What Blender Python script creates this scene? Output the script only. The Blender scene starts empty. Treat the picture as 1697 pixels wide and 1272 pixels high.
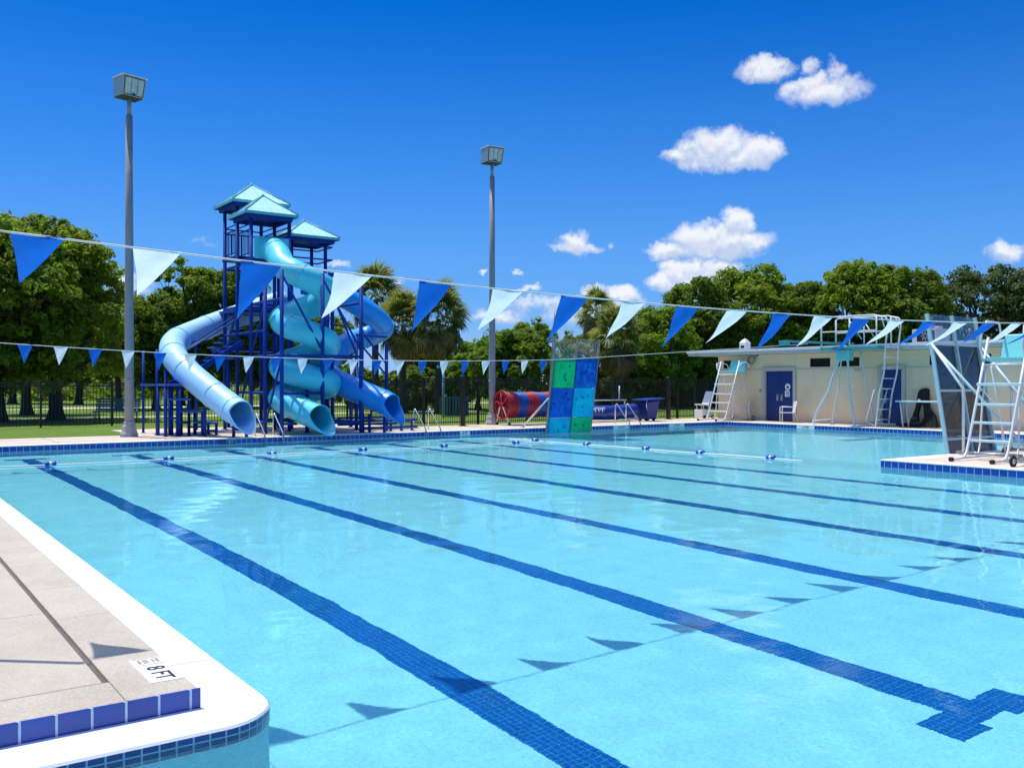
import bpy, math, random
import numpy as np
from mathutils import Vector, Matrix
R = math.radians
PI = math.pi
S = bpy.context.scene
WAVE = .00026
C = S.collection
random.seed(7)

# ------------------------------------------------------------------ helpers
LOC = {}          # world position of every unrotated thing, so parts can be written in world coordinates

def tag(o, label=None, cat=None, group=None, kind=None):
    if label: o['label'] = label
    if cat: o['category'] = cat
    if group: o['group'] = group
    if kind: o['kind'] = kind
    return o

def thing(name, label, cat, loc=(0, 0, 0), rz=0.0, group=None):
    o = bpy.data.objects.new(name, None)
    o.empty_display_size = .2
    C.objects.link(o)
    o.location = loc
    o.rotation_euler = (0, 0, rz)
    LOC[o.name] = Vector(loc)
    return tag(o, label, cat, group)

def root_of(o):
    while o.parent: o = o.parent
    return o

class MB:
    """collects boxes, bars, tubes; build() links them as ONE mesh object"""
    def __init__(s): s.v = []; s.f = []; s.sm = []; s.mi = []
    def add(s, vs, fs, smooth=False, mi=0):
        b = len(s.v)
        s.v.extend(tuple(p) for p in vs)
        for f in fs:
            s.f.append(tuple(b + i for i in f)); s.sm.append(smooth); s.mi.append(mi)
        return s
    def box(s, c, d, rz=0.0, mi=0, M=None):
        x, y, z = d[0] / 2, d[1] / 2, d[2] / 2
        vs = [Vector(p) for p in ((-x, -y, -z), (x, -y, -z), (x, y, -z), (-x, y, -z), (-x, -y, z), (x, -y, z), (x, y, z), (-x, y, z))]
        if M is None: M = Matrix.Rotation(rz, 3, 'Z')
        vs = [M @ p + Vector(c) for p in vs]
        return s.add(vs, [(0, 3, 2, 1), (4, 5, 6, 7), (0, 1, 5, 4), (1, 2, 6, 5), (2, 3, 7, 6), (3, 0, 4, 7)], mi=mi)
    def b2(s, x0, x1, y0, y1, z0, z1, mi=0):
        return s.box(((x0 + x1) / 2, (y0 + y1) / 2, (z0 + z1) / 2), (x1 - x0, y1 - y0, z1 - z0), mi=mi)
    def beam(s, a, b, w, h=None, mi=0):
        a = Vector(a); b = Vector(b); h = h or w
        t = (b - a); L = t.length; t.normalize()
        up = Vector((0, 0, 1)) if abs(t.z) < .95 else Vector((0, 1, 0))
        x = t.cross(up).normalized(); y = x.cross(t)
        M = Matrix((x, t, y)).transposed()
        return s.box((a + b) / 2, (w, L, h), mi=mi, M=M)
    def tube(s, pts, r, n=8, caps=True, closed=False, mi=0):
        P = [Vector(p) for p in pts]; m = len(P)
        rr = r if isinstance(r, (list, tuple)) else [r] * m
        T = []
        for i in range(m):
            a = P[i - 1] if (i > 0 or closed) else P[i]
            b = P[(i + 1) % m] if (i < m - 1 or closed) else P[i]
            T.append((b - a).normalized())
        up = Vector((0, 0, 1)) if abs(T[0].z) < .9 else Vector((1, 0, 0))
        nrm = (up - T[0] * up.dot(T[0])).normalized()
        vs = []
        for i in range(m):
            nrm = (nrm - T[i] * nrm.dot(T[i]))
            nrm = nrm.normalized() if nrm.length > 1e-6 else T[i].orthogonal().normalized()
            bn = T[i].cross(nrm)
            for k in range(n):
                a = 2 * PI * k / n
                vs.append(P[i] + (nrm * math.cos(a) + bn * math.sin(a)) * rr[i])
        fs = []
        for i in range(m if closed else m - 1):
            j = (i + 1) % m
            for k in range(n):
                k2 = (k + 1) % n
                fs.append((i * n + k, i * n + k2, j * n + k2, j * n + k))
        s.add(vs, fs, True, mi)
        if caps and not closed:
            b = len(s.v) - len(vs)
            s.f.append(tuple(b + k for k in reversed(range(n)))); s.sm.append(False); s.mi.append(mi)
            s.f.append(tuple(b + (m - 1) * n + k for k in range(n))); s.sm.append(False); s.mi.append(mi)
        return s
    def lathe(s, prof, c=(0, 0, 0), n=16, smooth=True, mi=0, ax=None):
        """prof: (r, h) pairs along axis ax (default Z) from c"""
        A = Vector(ax or (0, 0, 1)).normalized(); x = A.orthogonal().normalized(); y = A.cross(x)
        vs = []; m = len(prof)
        for r, h in prof:
            for k in range(n):
                a = 2 * PI * k / n
                vs.append(Vector(c) + A * h + (x * math.cos(a) + y * math.sin(a)) * r)
        fs = [(i * n + k, i * n + (k + 1) % n, (i + 1) * n + (k + 1) % n, (i + 1) * n + k) for i in range(m - 1) for k in range(n)]
        s.add(vs, fs, smooth, mi)
        b = len(s.v) - len(vs)
        if prof[0][0] > 1e-4: s.f.append(tuple(b + k for k in reversed(range(n)))); s.sm.append(False); s.mi.append(mi)
        if prof[-1][0] > 1e-4: s.f.append(tuple(b + (m - 1) * n + k for k in range(n))); s.sm.append(False); s.mi.append(mi)
        return s
    def ext(s, poly, vec, mi=0):
        """extrude a planar polygon of 3D points along vec"""
        n = len(poly); v = Vector(vec)
        vs = [Vector(p) for p in poly] + [Vector(p) + v for p in poly]
        fs = [tuple(reversed(range(n))), tuple(range(n, 2 * n))] + [(i, (i + 1) % n, n + (i + 1) % n, n + i) for i in range(n)]
        return s.add(vs, fs, mi=mi)
    def build(s, name, mat, parent=None, loc=None, local=False, bevel=0.0, seg=2, **kw):
        me = bpy.data.meshes.new(name)
        off = Vector((0, 0, 0))
        if parent is not None and not local: off = LOC[root_of(parent).name]
        elif loc is not None: off = Vector(loc)
        co = np.array(s.v, dtype=np.float32) - np.array(off, dtype=np.float32)
        me.from_pydata(co.tolist(), [], s.f)
        for m in (mat if isinstance(mat, (list, tuple)) else [mat]): me.materials.append(m)
        me.polygons.foreach_set('use_smooth', s.sm)
        if any(s.mi): me.polygons.foreach_set('material_index', s.mi)
        me.update()
        o = bpy.data.objects.new(name, me); C.objects.link(o)
        if parent is not None: o.parent = parent
        elif loc is not None:
            o.location = loc; LOC[o.name] = Vector(loc)
        else: LOC[o.name] = Vector((0, 0, 0))
        if bevel:
            b = o.modifiers.new('bevel', 'BEVEL'); b.width = bevel; b.segments = seg; b.limit_method = 'ANGLE'; b.angle_limit = R(40)
            b.harden_normals = False
        return tag(o, **kw)

def copy_tree(o, parent=None):
    c = o.copy(); C.objects.link(c)
    if parent is not None: c.parent = parent
    for ch in list(o.children): copy_tree(ch, c)
    if parent is None: LOC[c.name] = Vector(c.location)
    return c

def np_mesh(name, V, F, mat, parent=None, loc=None, smooth=False, **kw):
    """V (n,3) array, F (m,k) int array"""
    me = bpy.data.meshes.new(name)
    k = F.shape[1]
    me.vertices.add(len(V)); me.vertices.foreach_set('co', V.astype(np.float32).ravel())
    me.loops.add(F.size); me.loops.foreach_set('vertex_index', F.astype(np.int32).ravel())
    me.polygons.add(len(F)); me.polygons.foreach_set('loop_start', np.arange(0, F.size, k, dtype=np.int32))
    me.polygons.foreach_set('use_smooth', np.full(len(F), smooth))
    me.materials.append(mat)
    me.update(calc_edges=True); me.validate()
    o = bpy.data.objects.new(name, me); C.objects.link(o)
    if parent is not None: o.parent = parent
    if loc is not None: o.location = loc
    return tag(o, **kw)

def text_mesh(name, body, size, mat, M, parent=None, depth=.002, bold=0.0, **kw):
    cu = bpy.data.curves.new('txt', 'FONT'); cu.body = body; cu.size = size; cu.align_x = 'CENTER'; cu.align_y = 'CENTER'
    cu.extrude = depth; cu.offset = bold; cu.resolution_u = 3
    t = bpy.data.objects.new('txt', cu); C.objects.link(t)
    dg = bpy.context.evaluated_depsgraph_get()
    me = bpy.data.meshes.new_from_object(t.evaluated_get(dg))
    bpy.data.objects.remove(t); bpy.data.curves.remove(cu)
    me.transform(M)
    me.materials.clear(); me.materials.append(mat)
    me.name = name
    o = bpy.data.objects.new(name, me); C.objects.link(o)
    if parent is not None: o.parent = parent
    return tag(o, **kw)

# ------------------------------------------------------------------ materials
class NT:
    def __init__(s, tree): s.t = tree; s.n = tree.nodes; s.l = tree.links
    def new(s, typ, **kw):
        nd = s.n.new(typ)
        for k, v in kw.items(): setattr(nd, k, v)
        return nd
    def put(s, sock, v):
        if v is None: return
        if isinstance(v, bpy.types.NodeSocket): s.l.new(v, sock)
        else: sock.default_value = v
    def math(s, op, a, b=None, c=None, clamp=False):
        nd = s.new('ShaderNodeMath', operation=op, use_clamp=clamp)
        s.put(nd.inputs[0], a); s.put(nd.inputs[1], b); s.put(nd.inputs[2], c)
        return nd.outputs[0]
    def vmath(s, op, a, b=None, out=0):
        nd = s.new('ShaderNodeVectorMath', operation=op)
        s.put(nd.inputs[0], a); s.put(nd.inputs[1], b)
        return nd.outputs[out]
    def noise(s, vec, scale, detail=3, rough=.5, out=0, dist=0.0):
        nd = s.new('ShaderNodeTexNoise')
        s.put(nd.inputs['Vector'], vec); nd.inputs['Scale'].default_value = scale
        nd.inputs['Detail'].default_value = detail; nd.inputs['Roughness'].default_value = rough
        nd.inputs['Distortion'].default_value = dist
        return nd.outputs[out]
    def ramp(s, f, stops):
        nd = s.new('ShaderNodeValToRGB'); s.put(nd.inputs[0], f)
        e = nd.color_ramp.elements
        while len(e) < len(stops): e.new(.5)
        for el, (p, c) in zip(e, stops):
            el.position = p; el.color = c if len(c) == 4 else (*c, 1)
        return nd.outputs[0]
    def mix(s, f, a, b, mode='MIX'):
        nd = s.new('ShaderNodeMix', data_type='RGBA', blend_type=mode)
        s.put(nd.inputs[0], f); s.put(nd.inputs[6], a); s.put(nd.inputs[7], b)
        return nd.outputs[2]
    def mapr(s, v, a, b, c=0.0, d=1.0, smooth=True):
        nd = s.new('ShaderNodeMapRange', interpolation_type='SMOOTHSTEP' if smooth else 'LINEAR')
        s.put(nd.inputs[0], v)
        for i, x in zip((1, 2, 3, 4), (a, b, c, d)): nd.inputs[i].default_value = x
        return nd.outputs[0]
    def bump(s, h, strength=.3, dist=.01, normal=None):
        nd = s.new('ShaderNodeBump'); nd.inputs['Strength'].default_value = strength; nd.inputs['Distance'].default_value = dist
        s.put(nd.inputs['Height'], h); s.put(nd.inputs['Normal'], normal)
        return nd.outputs[0]

def c4(c): return (*c, 1.0) if len(c) == 3 else c

def newmat(name):
    m = bpy.data.materials.new(name); m.use_nodes = True
    t = NT(m.node_tree)
    p = m.node_tree.nodes['Principled BSDF']
    tc = t.new('ShaderNodeTexCoord')
    return m, t, p, tc

def paint(name, col, rough=.5, var=.08, scale=3.0, metal=0.0, spec=.5, bump=.0, bscale=60, coat=0.0, dirt=None):
    """paint, plastic, metal: base colour with mild blotches, roughness variation and optional grain / dirt"""
    m, t, p, tc = newmat(name)
    n = t.noise(tc.outputs['Object'], scale, 5, .6)
    d = [max(0, x * (1 - var)) for x in col]; b = [min(1, x * (1 + var)) for x in col]
    base = t.ramp(n, [(.3, d), (.7, b)])
    if dirt:
        n2 = t.noise(tc.outputs['Object'], scale * 2.3, 6, .7)
        base = t.mix(t.mapr(n2, .52, .78), base, c4(dirt))
    t.l.new(base, p.inputs['Base Color'])
    t.l.new(t.mapr(t.noise(tc.outputs['Object'], scale * 4, 3), .3, .7, rough * .8, min(1, rough * 1.2)), p.inputs['Roughness'])
    p.inputs['Metallic'].default_value = metal
    p.inputs['Specular IOR Level'].default_value = spec
    p.inputs['Coat Weight'].default_value = coat
    p.inputs['Coat Roughness'].default_value = .12
    if bump: t.l.new(t.bump(t.noise(tc.outputs['Object'], bscale, 3), bump, .004), p.inputs['Normal'])
    return m

def concrete(name, dark, lite, scale=1.2, speck=.12, rough=.85):
    m, t, p, tc = newmat(name)
    o = tc.outputs['Object']
    a = t.noise(o, scale, 6, .65)
    b = t.noise(o, 90, 3, .6)
    base = t.ramp(a, [(.28, dark), (.72, lite)])
    base = t.mix(speck, base, t.ramp(b, [(.3, (.05, .05, .05)), (.7, (1, 1, 1))]), 'OVERLAY')
    st = t.noise(o, scale * .5, 7, .7, dist=.6)
    base = t.mix(t.mapr(st, .56, .75, 0, .22), base, c4([x * .62 for x in dark]))
    t.l.new(base, p.inputs['Base Color']); p.inputs['Roughness'].default_value = rough
    p.inputs['Specular IOR Level'].default_value = .25
    t.l.new(t.bump(b, .18, .003), p.inputs['Normal'])
    return m

def tile(name, c1, c2, grout, w, h, vertical, mortar=.006, rough=.18, offs=0.0, warp=0.0):
    m, t, p, tc = newmat(name)
    sx = t.new('ShaderNodeSeparateXYZ'); t.l.new(tc.outputs['Object'], sx.inputs[0])
    cx = t.new('ShaderNodeCombineXYZ')
    if vertical:
        t.l.new(t.math('ADD', sx.outputs[0], sx.outputs[1]), cx.inputs[0]); t.l.new(sx.outputs[2], cx.inputs[1])
    else:
        t.l.new(sx.outputs[0], cx.inputs[1]); t.l.new(sx.outputs[1], cx.inputs[0])
    br = t.new('ShaderNodeTexBrick', offset=offs, squash=1.0)
    t.l.new(cx.outputs[0], br.inputs['Vector'])
    br.inputs['Color1'].default_value = c4(c1); br.inputs['Color2'].default_value = c4(c2); br.inputs['Mortar'].default_value = c4(grout)
    br.inputs['Scale'].default_value = 1; br.inputs['Mortar Size'].default_value = mortar; br.inputs['Mortar Smooth'].default_value = .1
    br.inputs['Brick Width'].default_value = w; br.inputs['Row Height'].default_value = h; br.inputs['Bias'].default_value = 0
    n = t.noise(tc.outputs['Object'], 1.7, 4)
    col = t.mix(.35, br.outputs[0], t.ramp(n, [(.3, [x * .6 for x in c1]), (.7, c2)]))
    t.l.new(t.mix(br.outputs[1], col, c4(grout)), p.inputs['Base Color'])
    t.l.new(t.mapr(br.outputs[1], 0, 1, rough, .8), p.inputs['Roughness'])
    t.l.new(t.bump(t.math('SUBTRACT', 1.0, br.outputs[1]), .35, .004), p.inputs['Normal'])
    return m

def leafmat(name, dark, lite, trans=.35, sc=.5):
    m, t, p, tc = newmat(name)
    oi = t.new('ShaderNodeObjectInfo'); ge = t.new('ShaderNodeNewGeometry')
    n = t.noise(tc.outputs['Object'], sc, 4, .6)
    f = t.math('ADD', t.math('MULTIPLY', n, .75), t.math('MULTIPLY', ge.outputs['Random Per Island'], .35))
    base = t.ramp(f, [(.28, dark), (.52, [(a + b) / 2 for a, b in zip(dark, lite)]), (.8, lite)])
    hs = t.new('ShaderNodeHueSaturation'); t.l.new(base, hs.inputs['Color'])
    t.l.new(t.mapr(oi.outputs['Random'], 0, 1, .485, .515, False), hs.inputs['Hue'])
    t.l.new(t.mapr(oi.outputs['Random'], 0, 1, .85, 1.15, False), hs.inputs['Value'])
    t.l.new(hs.outputs[0], p.inputs['Base Color']); p.inputs['Roughness'].default_value = .55
    p.inputs['Specular IOR Level'].default_value = .3
    tr = t.new('ShaderNodeBsdfTranslucent'); t.l.new(t.mix(.5, hs.outputs[0], c4((lite[0] * 1.5, lite[1] * 1.6, lite[2]))), tr.inputs[0])
    mx = t.new('ShaderNodeMixShader'); mx.inputs[0].default_value = trans
    t.l.new(p.outputs[0], mx.inputs[1]); t.l.new(tr.outputs[0], mx.inputs[2])
    t.l.new(mx.outputs[0], m.node_tree.nodes['Material Output'].inputs[0])
    return m

def cloth(name, col, trans):
    m, t, p, tc = newmat(name)
    n = t.noise(tc.outputs['Object'], 9, 4, .6)
    base = t.ramp(n, [(.3, [x * .86 for x in col]), (.7, col)])
    t.l.new(base, p.inputs['Base Color']); p.inputs['Roughness'].default_value = .6; p.inputs['Specular IOR Level'].default_value = .25
    w = t.new('ShaderNodeTexWave'); t.l.new(tc.outputs['Object'], w.inputs['Vector']); w.inputs['Scale'].default_value = 90
    t.l.new(t.bump(w.outputs[1], .08, .002), p.inputs['Normal'])
    tr = t.new('ShaderNodeBsdfTranslucent'); t.l.new(base, tr.inputs[0])
    mx = t.new('ShaderNodeMixShader'); mx.inputs[0].default_value = trans
    t.l.new(p.outputs[0], mx.inputs[1]); t.l.new(tr.outputs[0], mx.inputs[2])
    t.l.new(mx.outputs[0], m.node_tree.nodes['Material Output'].inputs[0])
    return m

def clearmat(name, tint, gloss=.12):
    m, t, p, tc = newmat(name)
    tr = t.new('ShaderNodeBsdfTransparent'); tr.inputs[0].default_value = c4(tint)
    gl = t.new('ShaderNodeBsdfGlossy'); gl.inputs['Roughness'].default_value = .06
    df = t.new('ShaderNodeBsdfDiffuse'); df.inputs[0].default_value = (.55, .6, .62, 1)
    n = t.noise(tc.outputs['Object'], 3, 5, .7)
    lw = t.new('ShaderNodeLayerWeight'); lw.inputs[0].default_value = .5
    m1 = t.new('ShaderNodeMixShader'); t.l.new(t.mapr(n, .3, .8, gloss * .5, gloss * 1.5), m1.inputs[0])
    t.l.new(tr.outputs[0], m1.inputs[1]); t.l.new(df.outputs[0], m1.inputs[2])
    m2 = t.new('ShaderNodeMixShader'); t.l.new(t.mapr(lw.outputs[1], .35, 1.0, .035, .55), m2.inputs[0])
    t.l.new(m1.outputs[0], m2.inputs[1]); t.l.new(gl.outputs[0], m2.inputs[2])
    t.l.new(m2.outputs[0], m.node_tree.nodes['Material Output'].inputs[0])
    return m

def mottled(name, a, b, c, spots=True):
    """moulded climbing panel: swirly two-tone with pale flecks"""
    m, t, p, tc = newmat(name)
    n = t.noise(tc.outputs['Object'], 3.2, 7, .65, dist=1.2)
    col = t.ramp(n, [(.3, a), (.5, b), (.68, c)])
    vo = t.new('ShaderNodeTexVoronoi'); vo.inputs['Scale'].default_value = 7; t.l.new(tc.outputs['Object'], vo.inputs['Vector'])
    if spots: col = t.mix(t.mapr(vo.outputs[0], .12, .03, 0, .55), col, (.45, .75, .95, 1))
    t.l.new(col, p.inputs['Base Color']); p.inputs['Roughness'].default_value = .3
    t.l.new(t.bump(n, .25, .02), p.inputs['Normal'])
    tr = t.new('ShaderNodeBsdfTranslucent'); t.l.new(col, tr.inputs[0])
    mx = t.new('ShaderNodeMixShader'); mx.inputs[0].default_value = .72
    t.l.new(p.outputs[0], mx.inputs[1]); t.l.new(tr.outputs[0], mx.inputs[2])
    t.l.new(mx.outputs[0], m.node_tree.nodes['Material Output'].inputs[0])
    return m

M = {}
M['deck'] = concrete('deck_concrete', (.52, .42, .34), (.66, .56, .47), 1.0)
M['stone'] = concrete('grey_paving', (.40, .345, .28), (.52, .455, .375), 1.6, .2)
M['joint'] = concrete('joint_sealant', (.10, .085, .075), (.17, .15, .13), 3)
M['coping'] = concrete('white_coping', (.72, .70, .66), (.82, .80, .77), 2, .05)
M['gutter'] = paint('white_gutter', (.82, .82, .81), .35, .02, 2)
M['tile'] = tile('blue_edge_tile', (.010, .062, .36), (.016, .085, .45), (.55, .64, .78), .155, .20, True)
M['tile2'] = tile('blue_nose_tile', (.02, .05, .22), (.03, .075, .3), (.4, .48, .6), .078, .078, True, .005)
M['mosaic'] = tile('navy_lane_mosaic', (.005, .105, .39), (.009, .135, .47), (.04, .24, .54), .05, .05, False, .0035, .25, .0)
M['steel_blue'] = paint('navy_structural_paint', (.002, .045, .29), .55, .15, 2.0, spec=.2, dirt=(.01, .06, .27))
M['step_blue'] = paint('worn_blue_tread', (.02, .10, .42), .5, .2, 4)
M['slide_sky'] = paint('sky_blue_fibreglass', (.38, .68, .97), .42, .05, 1.1, coat=.12, dirt=None)
M['slide_teal'] = paint('teal_fibreglass', (.09, .62, .76), .42, .06, 1.1, coat=.12)
M['slide_royal'] = paint('royal_blue_fibreglass', (.015, .31, .82), .42, .06, 1.1, coat=.12)
M['roof'] = paint('pale_teal_roof_metal', (.42, .76, .79), .45, .08, 2, dirt=(.3, .58, .6))
M['roof_trim'] = paint('teal_roof_trim', (.12, .45, .52), .4, .06, 3)
M['pole'] = paint('weathered_grey_pole', (.27, .28, .30), .6, .12, 1.5, metal=.0, dirt=(.21, .21, .22))
M['pole_base'] = concrete('grey_pole_base', (.34, .34, .34), (.44, .44, .43), 4)
M['lamp_case'] = paint('lamp_housing', (.42, .42, .42), .4, .08, 5, metal=.5)
M['lamp_under'] = paint('lamp_underside', (.05, .05, .05), .6)
M['lens'] = paint('dusty_lamp_lens', (.52, .55, .56), .2, .22, 4, coat=.5)
M['fence'] = paint('black_fence_paint', (.008, .009, .011), .4, .2)
M['screen'] = paint('dark_green_windscreen', (.018, .035, .04), .9, .25, 1.2)
M['stucco'] = None
M['fascia'] = paint('pale_grey_fascia', (.52, .54, .55), .55, .08, 1.2, dirt=(.36, .37, .37))
M['door'] = paint('dark_blue_door', (.001, .030, .17), .4, .05, 2)
M['kick'] = paint('door_kick_plate', (.03, .05, .17), .35, .1, 4, metal=.4)
M['frame'] = paint('cream_door_frame', (.55, .50, .42), .5)
M['dark'] = paint('dark_glass', (.012, .010, .012), .2, .3, 6)
M['louvre'] = paint('dark_louvre', (.03, .022, .022), .5)
M['white'] = paint('white_plastic', (.74, .74, .73), .4, .05, 4)
M['whitepipe'] = paint('white_painted_pipe', (.68, .70, .70), .35, .06, 5, dirt=(.5, .52, .5))
M['palemint'] = paint('pale_mint_pipe', (.42, .62, .65), .35, .08, 5)
M['mint'] = paint('mint_fibreglass', (.22, .64, .62), .3, .06, 3, coat=.2)
M['mint_dark'] = paint('sea_green_board', (.05, .30, .32), .5, .1, 3)
M['tread'] = paint('pale_mint_tread', (.55, .74, .75), .45, .06, 6)
M['steel'] = paint('stainless_rail', (.62, .61, .58), .22, .05, 8, metal=.9)
M['greymetal'] = paint('grey_aluminium', (.30, .31, .31), .4, .1, 6, metal=.55)
M['rust'] = paint('grey_ac_casing', (.50, .49, .46), .6, .12, 4)
M['rubber'] = paint('black_rubber', (.012, .012, .012), .7)
M['clear'] = clearmat('clear_panel', (.95, .96, .96), .06)
M['tinted'] = clearmat('dark_tinted_panel', (.20, .245, .31), .05)
M['p_green'] = mottled('green_panel', (.0, .50, .20), (.02, .66, .36), (.03, .6, .5))
M['p_blue'] = mottled('deep_blue_panel', (.0, .15, .56), (.005, .23, .68), (.02, .38, .78))
M['p_cyan'] = mottled('cyan_panel', (.0, .46, .72), (.0, .56, .80), (.02, .64, .66), False)
M['p_emerald'] = mottled('emerald_panel', (.0, .50, .30), (.0, .60, .36), (.0, .56, .5), False)
M['reel_red'] = paint('red_lane_floats', (.33, .012, .025), .4, .25, 9)
M['reel_blue'] = paint('blue_lane_floats', (.012, .06, .32), .4, .3, 9)
M['tarp'] = paint('blue_vinyl_cover', (.008, .045, .26), .35, .25, 2.5)
M['bin'] = paint('blue_cart_plastic', (.008, .03, .22), .4, .15)
M['float_blue'] = paint('blue_float', (.01, .09, .45), .35)
M['rope'] = paint('white_rope', (.80, .80, .76), .7, .06, 20)
M['flag_blue'] = cloth('blue_flag_cloth', (.006, .13, .58), .45)
M['flag_white'] = cloth('pale_flag_cloth', (.66, .80, .84), .5)
M['bark'] = None
M['leaf_a'] = leafmat('oak_leaf', (.045, .10, .008), (.27, .36, .022), .5)
M['leaf_b'] = leafmat('dark_oak_leaf', (.022, .06, .007), (.20, .29, .022), .46)
M['leaf_c'] = leafmat('lime_leaf', (.06, .14, .012), (.20, .32, .03), .5)
M['leaf_d'] = leafmat('olive_leaf', (.04, .075, .016), (.13, .18, .05), .35)
M['palm'] = leafmat('palm_leaf', (.06, .11, .015), (.28, .30, .07), .4, 1.5)
M['palm_dead'] = leafmat('dead_palm_leaf', (.09, .055, .025), (.34, .23, .11), .3, 1.5)
M['sign_white'] = paint('white_sign_tile', (.88, .88, .87), .35, .03, 9)
M['ink'] = paint('black_ink', (.012, .012, .018), .5)
M['worn_ink'] = paint('worn_tan_print', (.36, .29, .22), .6, .25, 14)
M['red'] = paint('dull_red_paint', (.16, .012, .02), .55, .25, 2)
M['teal_bench'] = paint('teal_bench_coating', (.02, .14, .17), .5, .15, 6)
M['terracotta'] = paint('terracotta_roof', (.38, .19, .12), .8, .2, 4)
M['paleblue'] = paint('pale_blue_post', (.16, .36, .50), .5)
M['black_cloth'] = paint('black_cover', (.006, .006, .007), .8, .3, 3)

# bark
m, t, p, tc = newmat('bark')
w = t.new('ShaderNodeMapping'); w.inputs['Scale'].default_value = (6, 6, 1.2); t.l.new(tc.outputs['Object'], w.inputs[0])
n = t.noise(w.outputs[0], 3, 6, .7)
t.l.new(t.ramp(n, [(.3, (.025, .02, .015)), (.7, (.09, .075, .06))]), p.inputs['Base Color']); p.inputs['Roughness'].default_value = .95
t.l.new(t.bump(n, .8, .03), p.inputs['Normal']); M['bark'] = m

# painted block wall, faint course lines
m, t, p, tc = newmat('cream_block_wall')
sx = t.new('ShaderNodeSeparateXYZ'); t.l.new(tc.outputs['Object'], sx.inputs[0])
cx = t.new('ShaderNodeCombineXYZ'); t.l.new(t.math('ADD', sx.outputs[0], sx.outputs[1]), cx.inputs[0]); t.l.new(sx.outputs[2], cx.inputs[1])
br = t.new('ShaderNodeTexBrick'); t.l.new(cx.outputs[0], br.inputs['Vector']); br.inputs['Scale'].default_value = 1
br.inputs['Brick Width'].default_value = 3.1; br.inputs['Row Height'].default_value = 1.3; br.inputs['Mortar Size'].default_value = .008; br.inputs['Mortar Smooth'].default_value = .3
n = t.noise(tc.outputs['Object'], .9, 6, .65)
mp = t.new('ShaderNodeMapping'); mp.inputs['Scale'].default_value = (1, 2.2, .22); t.l.new(tc.outputs['Object'], mp.inputs[0])
n3 = t.noise(mp.outputs[0], 2.0, 6, .7)
base = t.ramp(n, [(.3, (.80, .62, .38)), (.7, (.88, .71, .47))])
base = t.mix(t.mapr(n3, .55, .75, 0, .25), base, (.42, .34, .25, 1))
base = t.mix(t.math('MULTIPLY', br.outputs[1], .35), base, (.38, .31, .23, 1))
t.l.new(base, p.inputs['Base Color']); p.inputs['Roughness'].default_value = .85
t.l.new(t.bump(t.noise(tc.outputs['Object'], 40, 4), .2, .006), p.inputs['Normal']); M['stucco'] = m

# pool plaster: pale blue aggregate, its fine mottle also painting in caustic ripple light
m, t, p, tc = newmat('pool_plaster')
o = tc.outputs['Object']
n1 = t.noise(o, .35, 5, .6); n2 = t.noise(o, 26, 4, .7); n3 = t.noise(o, 70, 3, .7)
base = t.ramp(n1, [(.3, (.66, .88, .94)), (.7, (.74, .94, .98))])
base = t.mix(1.0, base, t.ramp(n2, [(.36, (.88, .90, .92)), (.64, (1.06, 1.06, 1.06))]), 'MULTIPLY')
base = t.mix(1.0, base, t.ramp(n3, [(.36, (.89, .91, .93)), (.64, (1.07, 1.06, 1.05))]), 'MULTIPLY')
t.l.new(base, p.inputs['Base Color']); p.inputs['Roughness'].default_value = .9; p.inputs['Specular IOR Level'].default_value = .1
M['plaster'] = m

# grass
m, t, p, tc = newmat('lawn')
o = tc.outputs['Object']
n1 = t.noise(o, .12, 5, .6); n2 = t.noise(o, 1.7, 5, .7); n3 = t.noise(o, 28, 3, .7)
base = t.ramp(n1, [(.3, (.10, .19, .022)), (.7, (.17, .25, .038))])
base = t.mix(t.mapr(n2, .45, .75, 0, .6), base, (.20, .23, .06, 1))
base = t.mix(t.mapr(n3, .35, .7, 0, .45), base, (.055, .11, .014, 1))
t.l.new(base, p.inputs['Base Color']); p.inputs['Roughness'].default_value = .9; p.inputs['Specular IOR Level'].default_value = .15
t.l.new(t.bump(n3, .7, .05), p.inputs['Normal']); M['grass'] = m

# water
m = bpy.data.materials.new('pool_water'); m.use_nodes = True; t = NT(m.node_tree); t.n.clear()
tc = t.new('ShaderNodeTexCoord')
mp = t.new('ShaderNodeMapping'); mp.inputs['Rotation'].default_value = (0, 0, R(30)); mp.inputs['Scale'].default_value = (1, 1.6, 1); t.l.new(tc.outputs['Object'], mp.inputs[0])
n1 = t.noise(mp.outputs[0], 1.1, 4, .55, dist=.4); n2 = t.noise(mp.outputs[0], 7, 3, .6)
hh = t.math('ADD', n1, t.math('MULTIPLY', n2, .16))
bp = t.bump(hh, .075, .05)
rf = t.new('ShaderNodeBsdfRefraction'); rf.inputs['IOR'].default_value = 1.333; rf.inputs['Roughness'].default_value = 0; rf.inputs['Color'].default_value = (.62, .962, 1, 1)
gl = t.new('ShaderNodeBsdfGlossy'); gl.inputs['Roughness'].default_value = 0.0; gl.inputs['Color'].default_value = (.70, .90, 1, 1)
fr = t.new('ShaderNodeFresnel'); fr.inputs[0].default_value = 1.333
mx = t.new('ShaderNodeMixShader'); out = t.new('ShaderNodeOutputMaterial')
t.l.new(bp, rf.inputs['Normal']); t.l.new(bp, gl.inputs['Normal']); t.l.new(bp, fr.inputs['Normal'])
t.l.new(t.math('MULTIPLY', fr.outputs[0], .68), mx.inputs[0]); t.l.new(rf.outputs[0], mx.inputs[1]); t.l.new(gl.outputs[0], mx.inputs[2]); t.l.new(mx.outputs[0], out.inputs[0])
M['water'] = m

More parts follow.
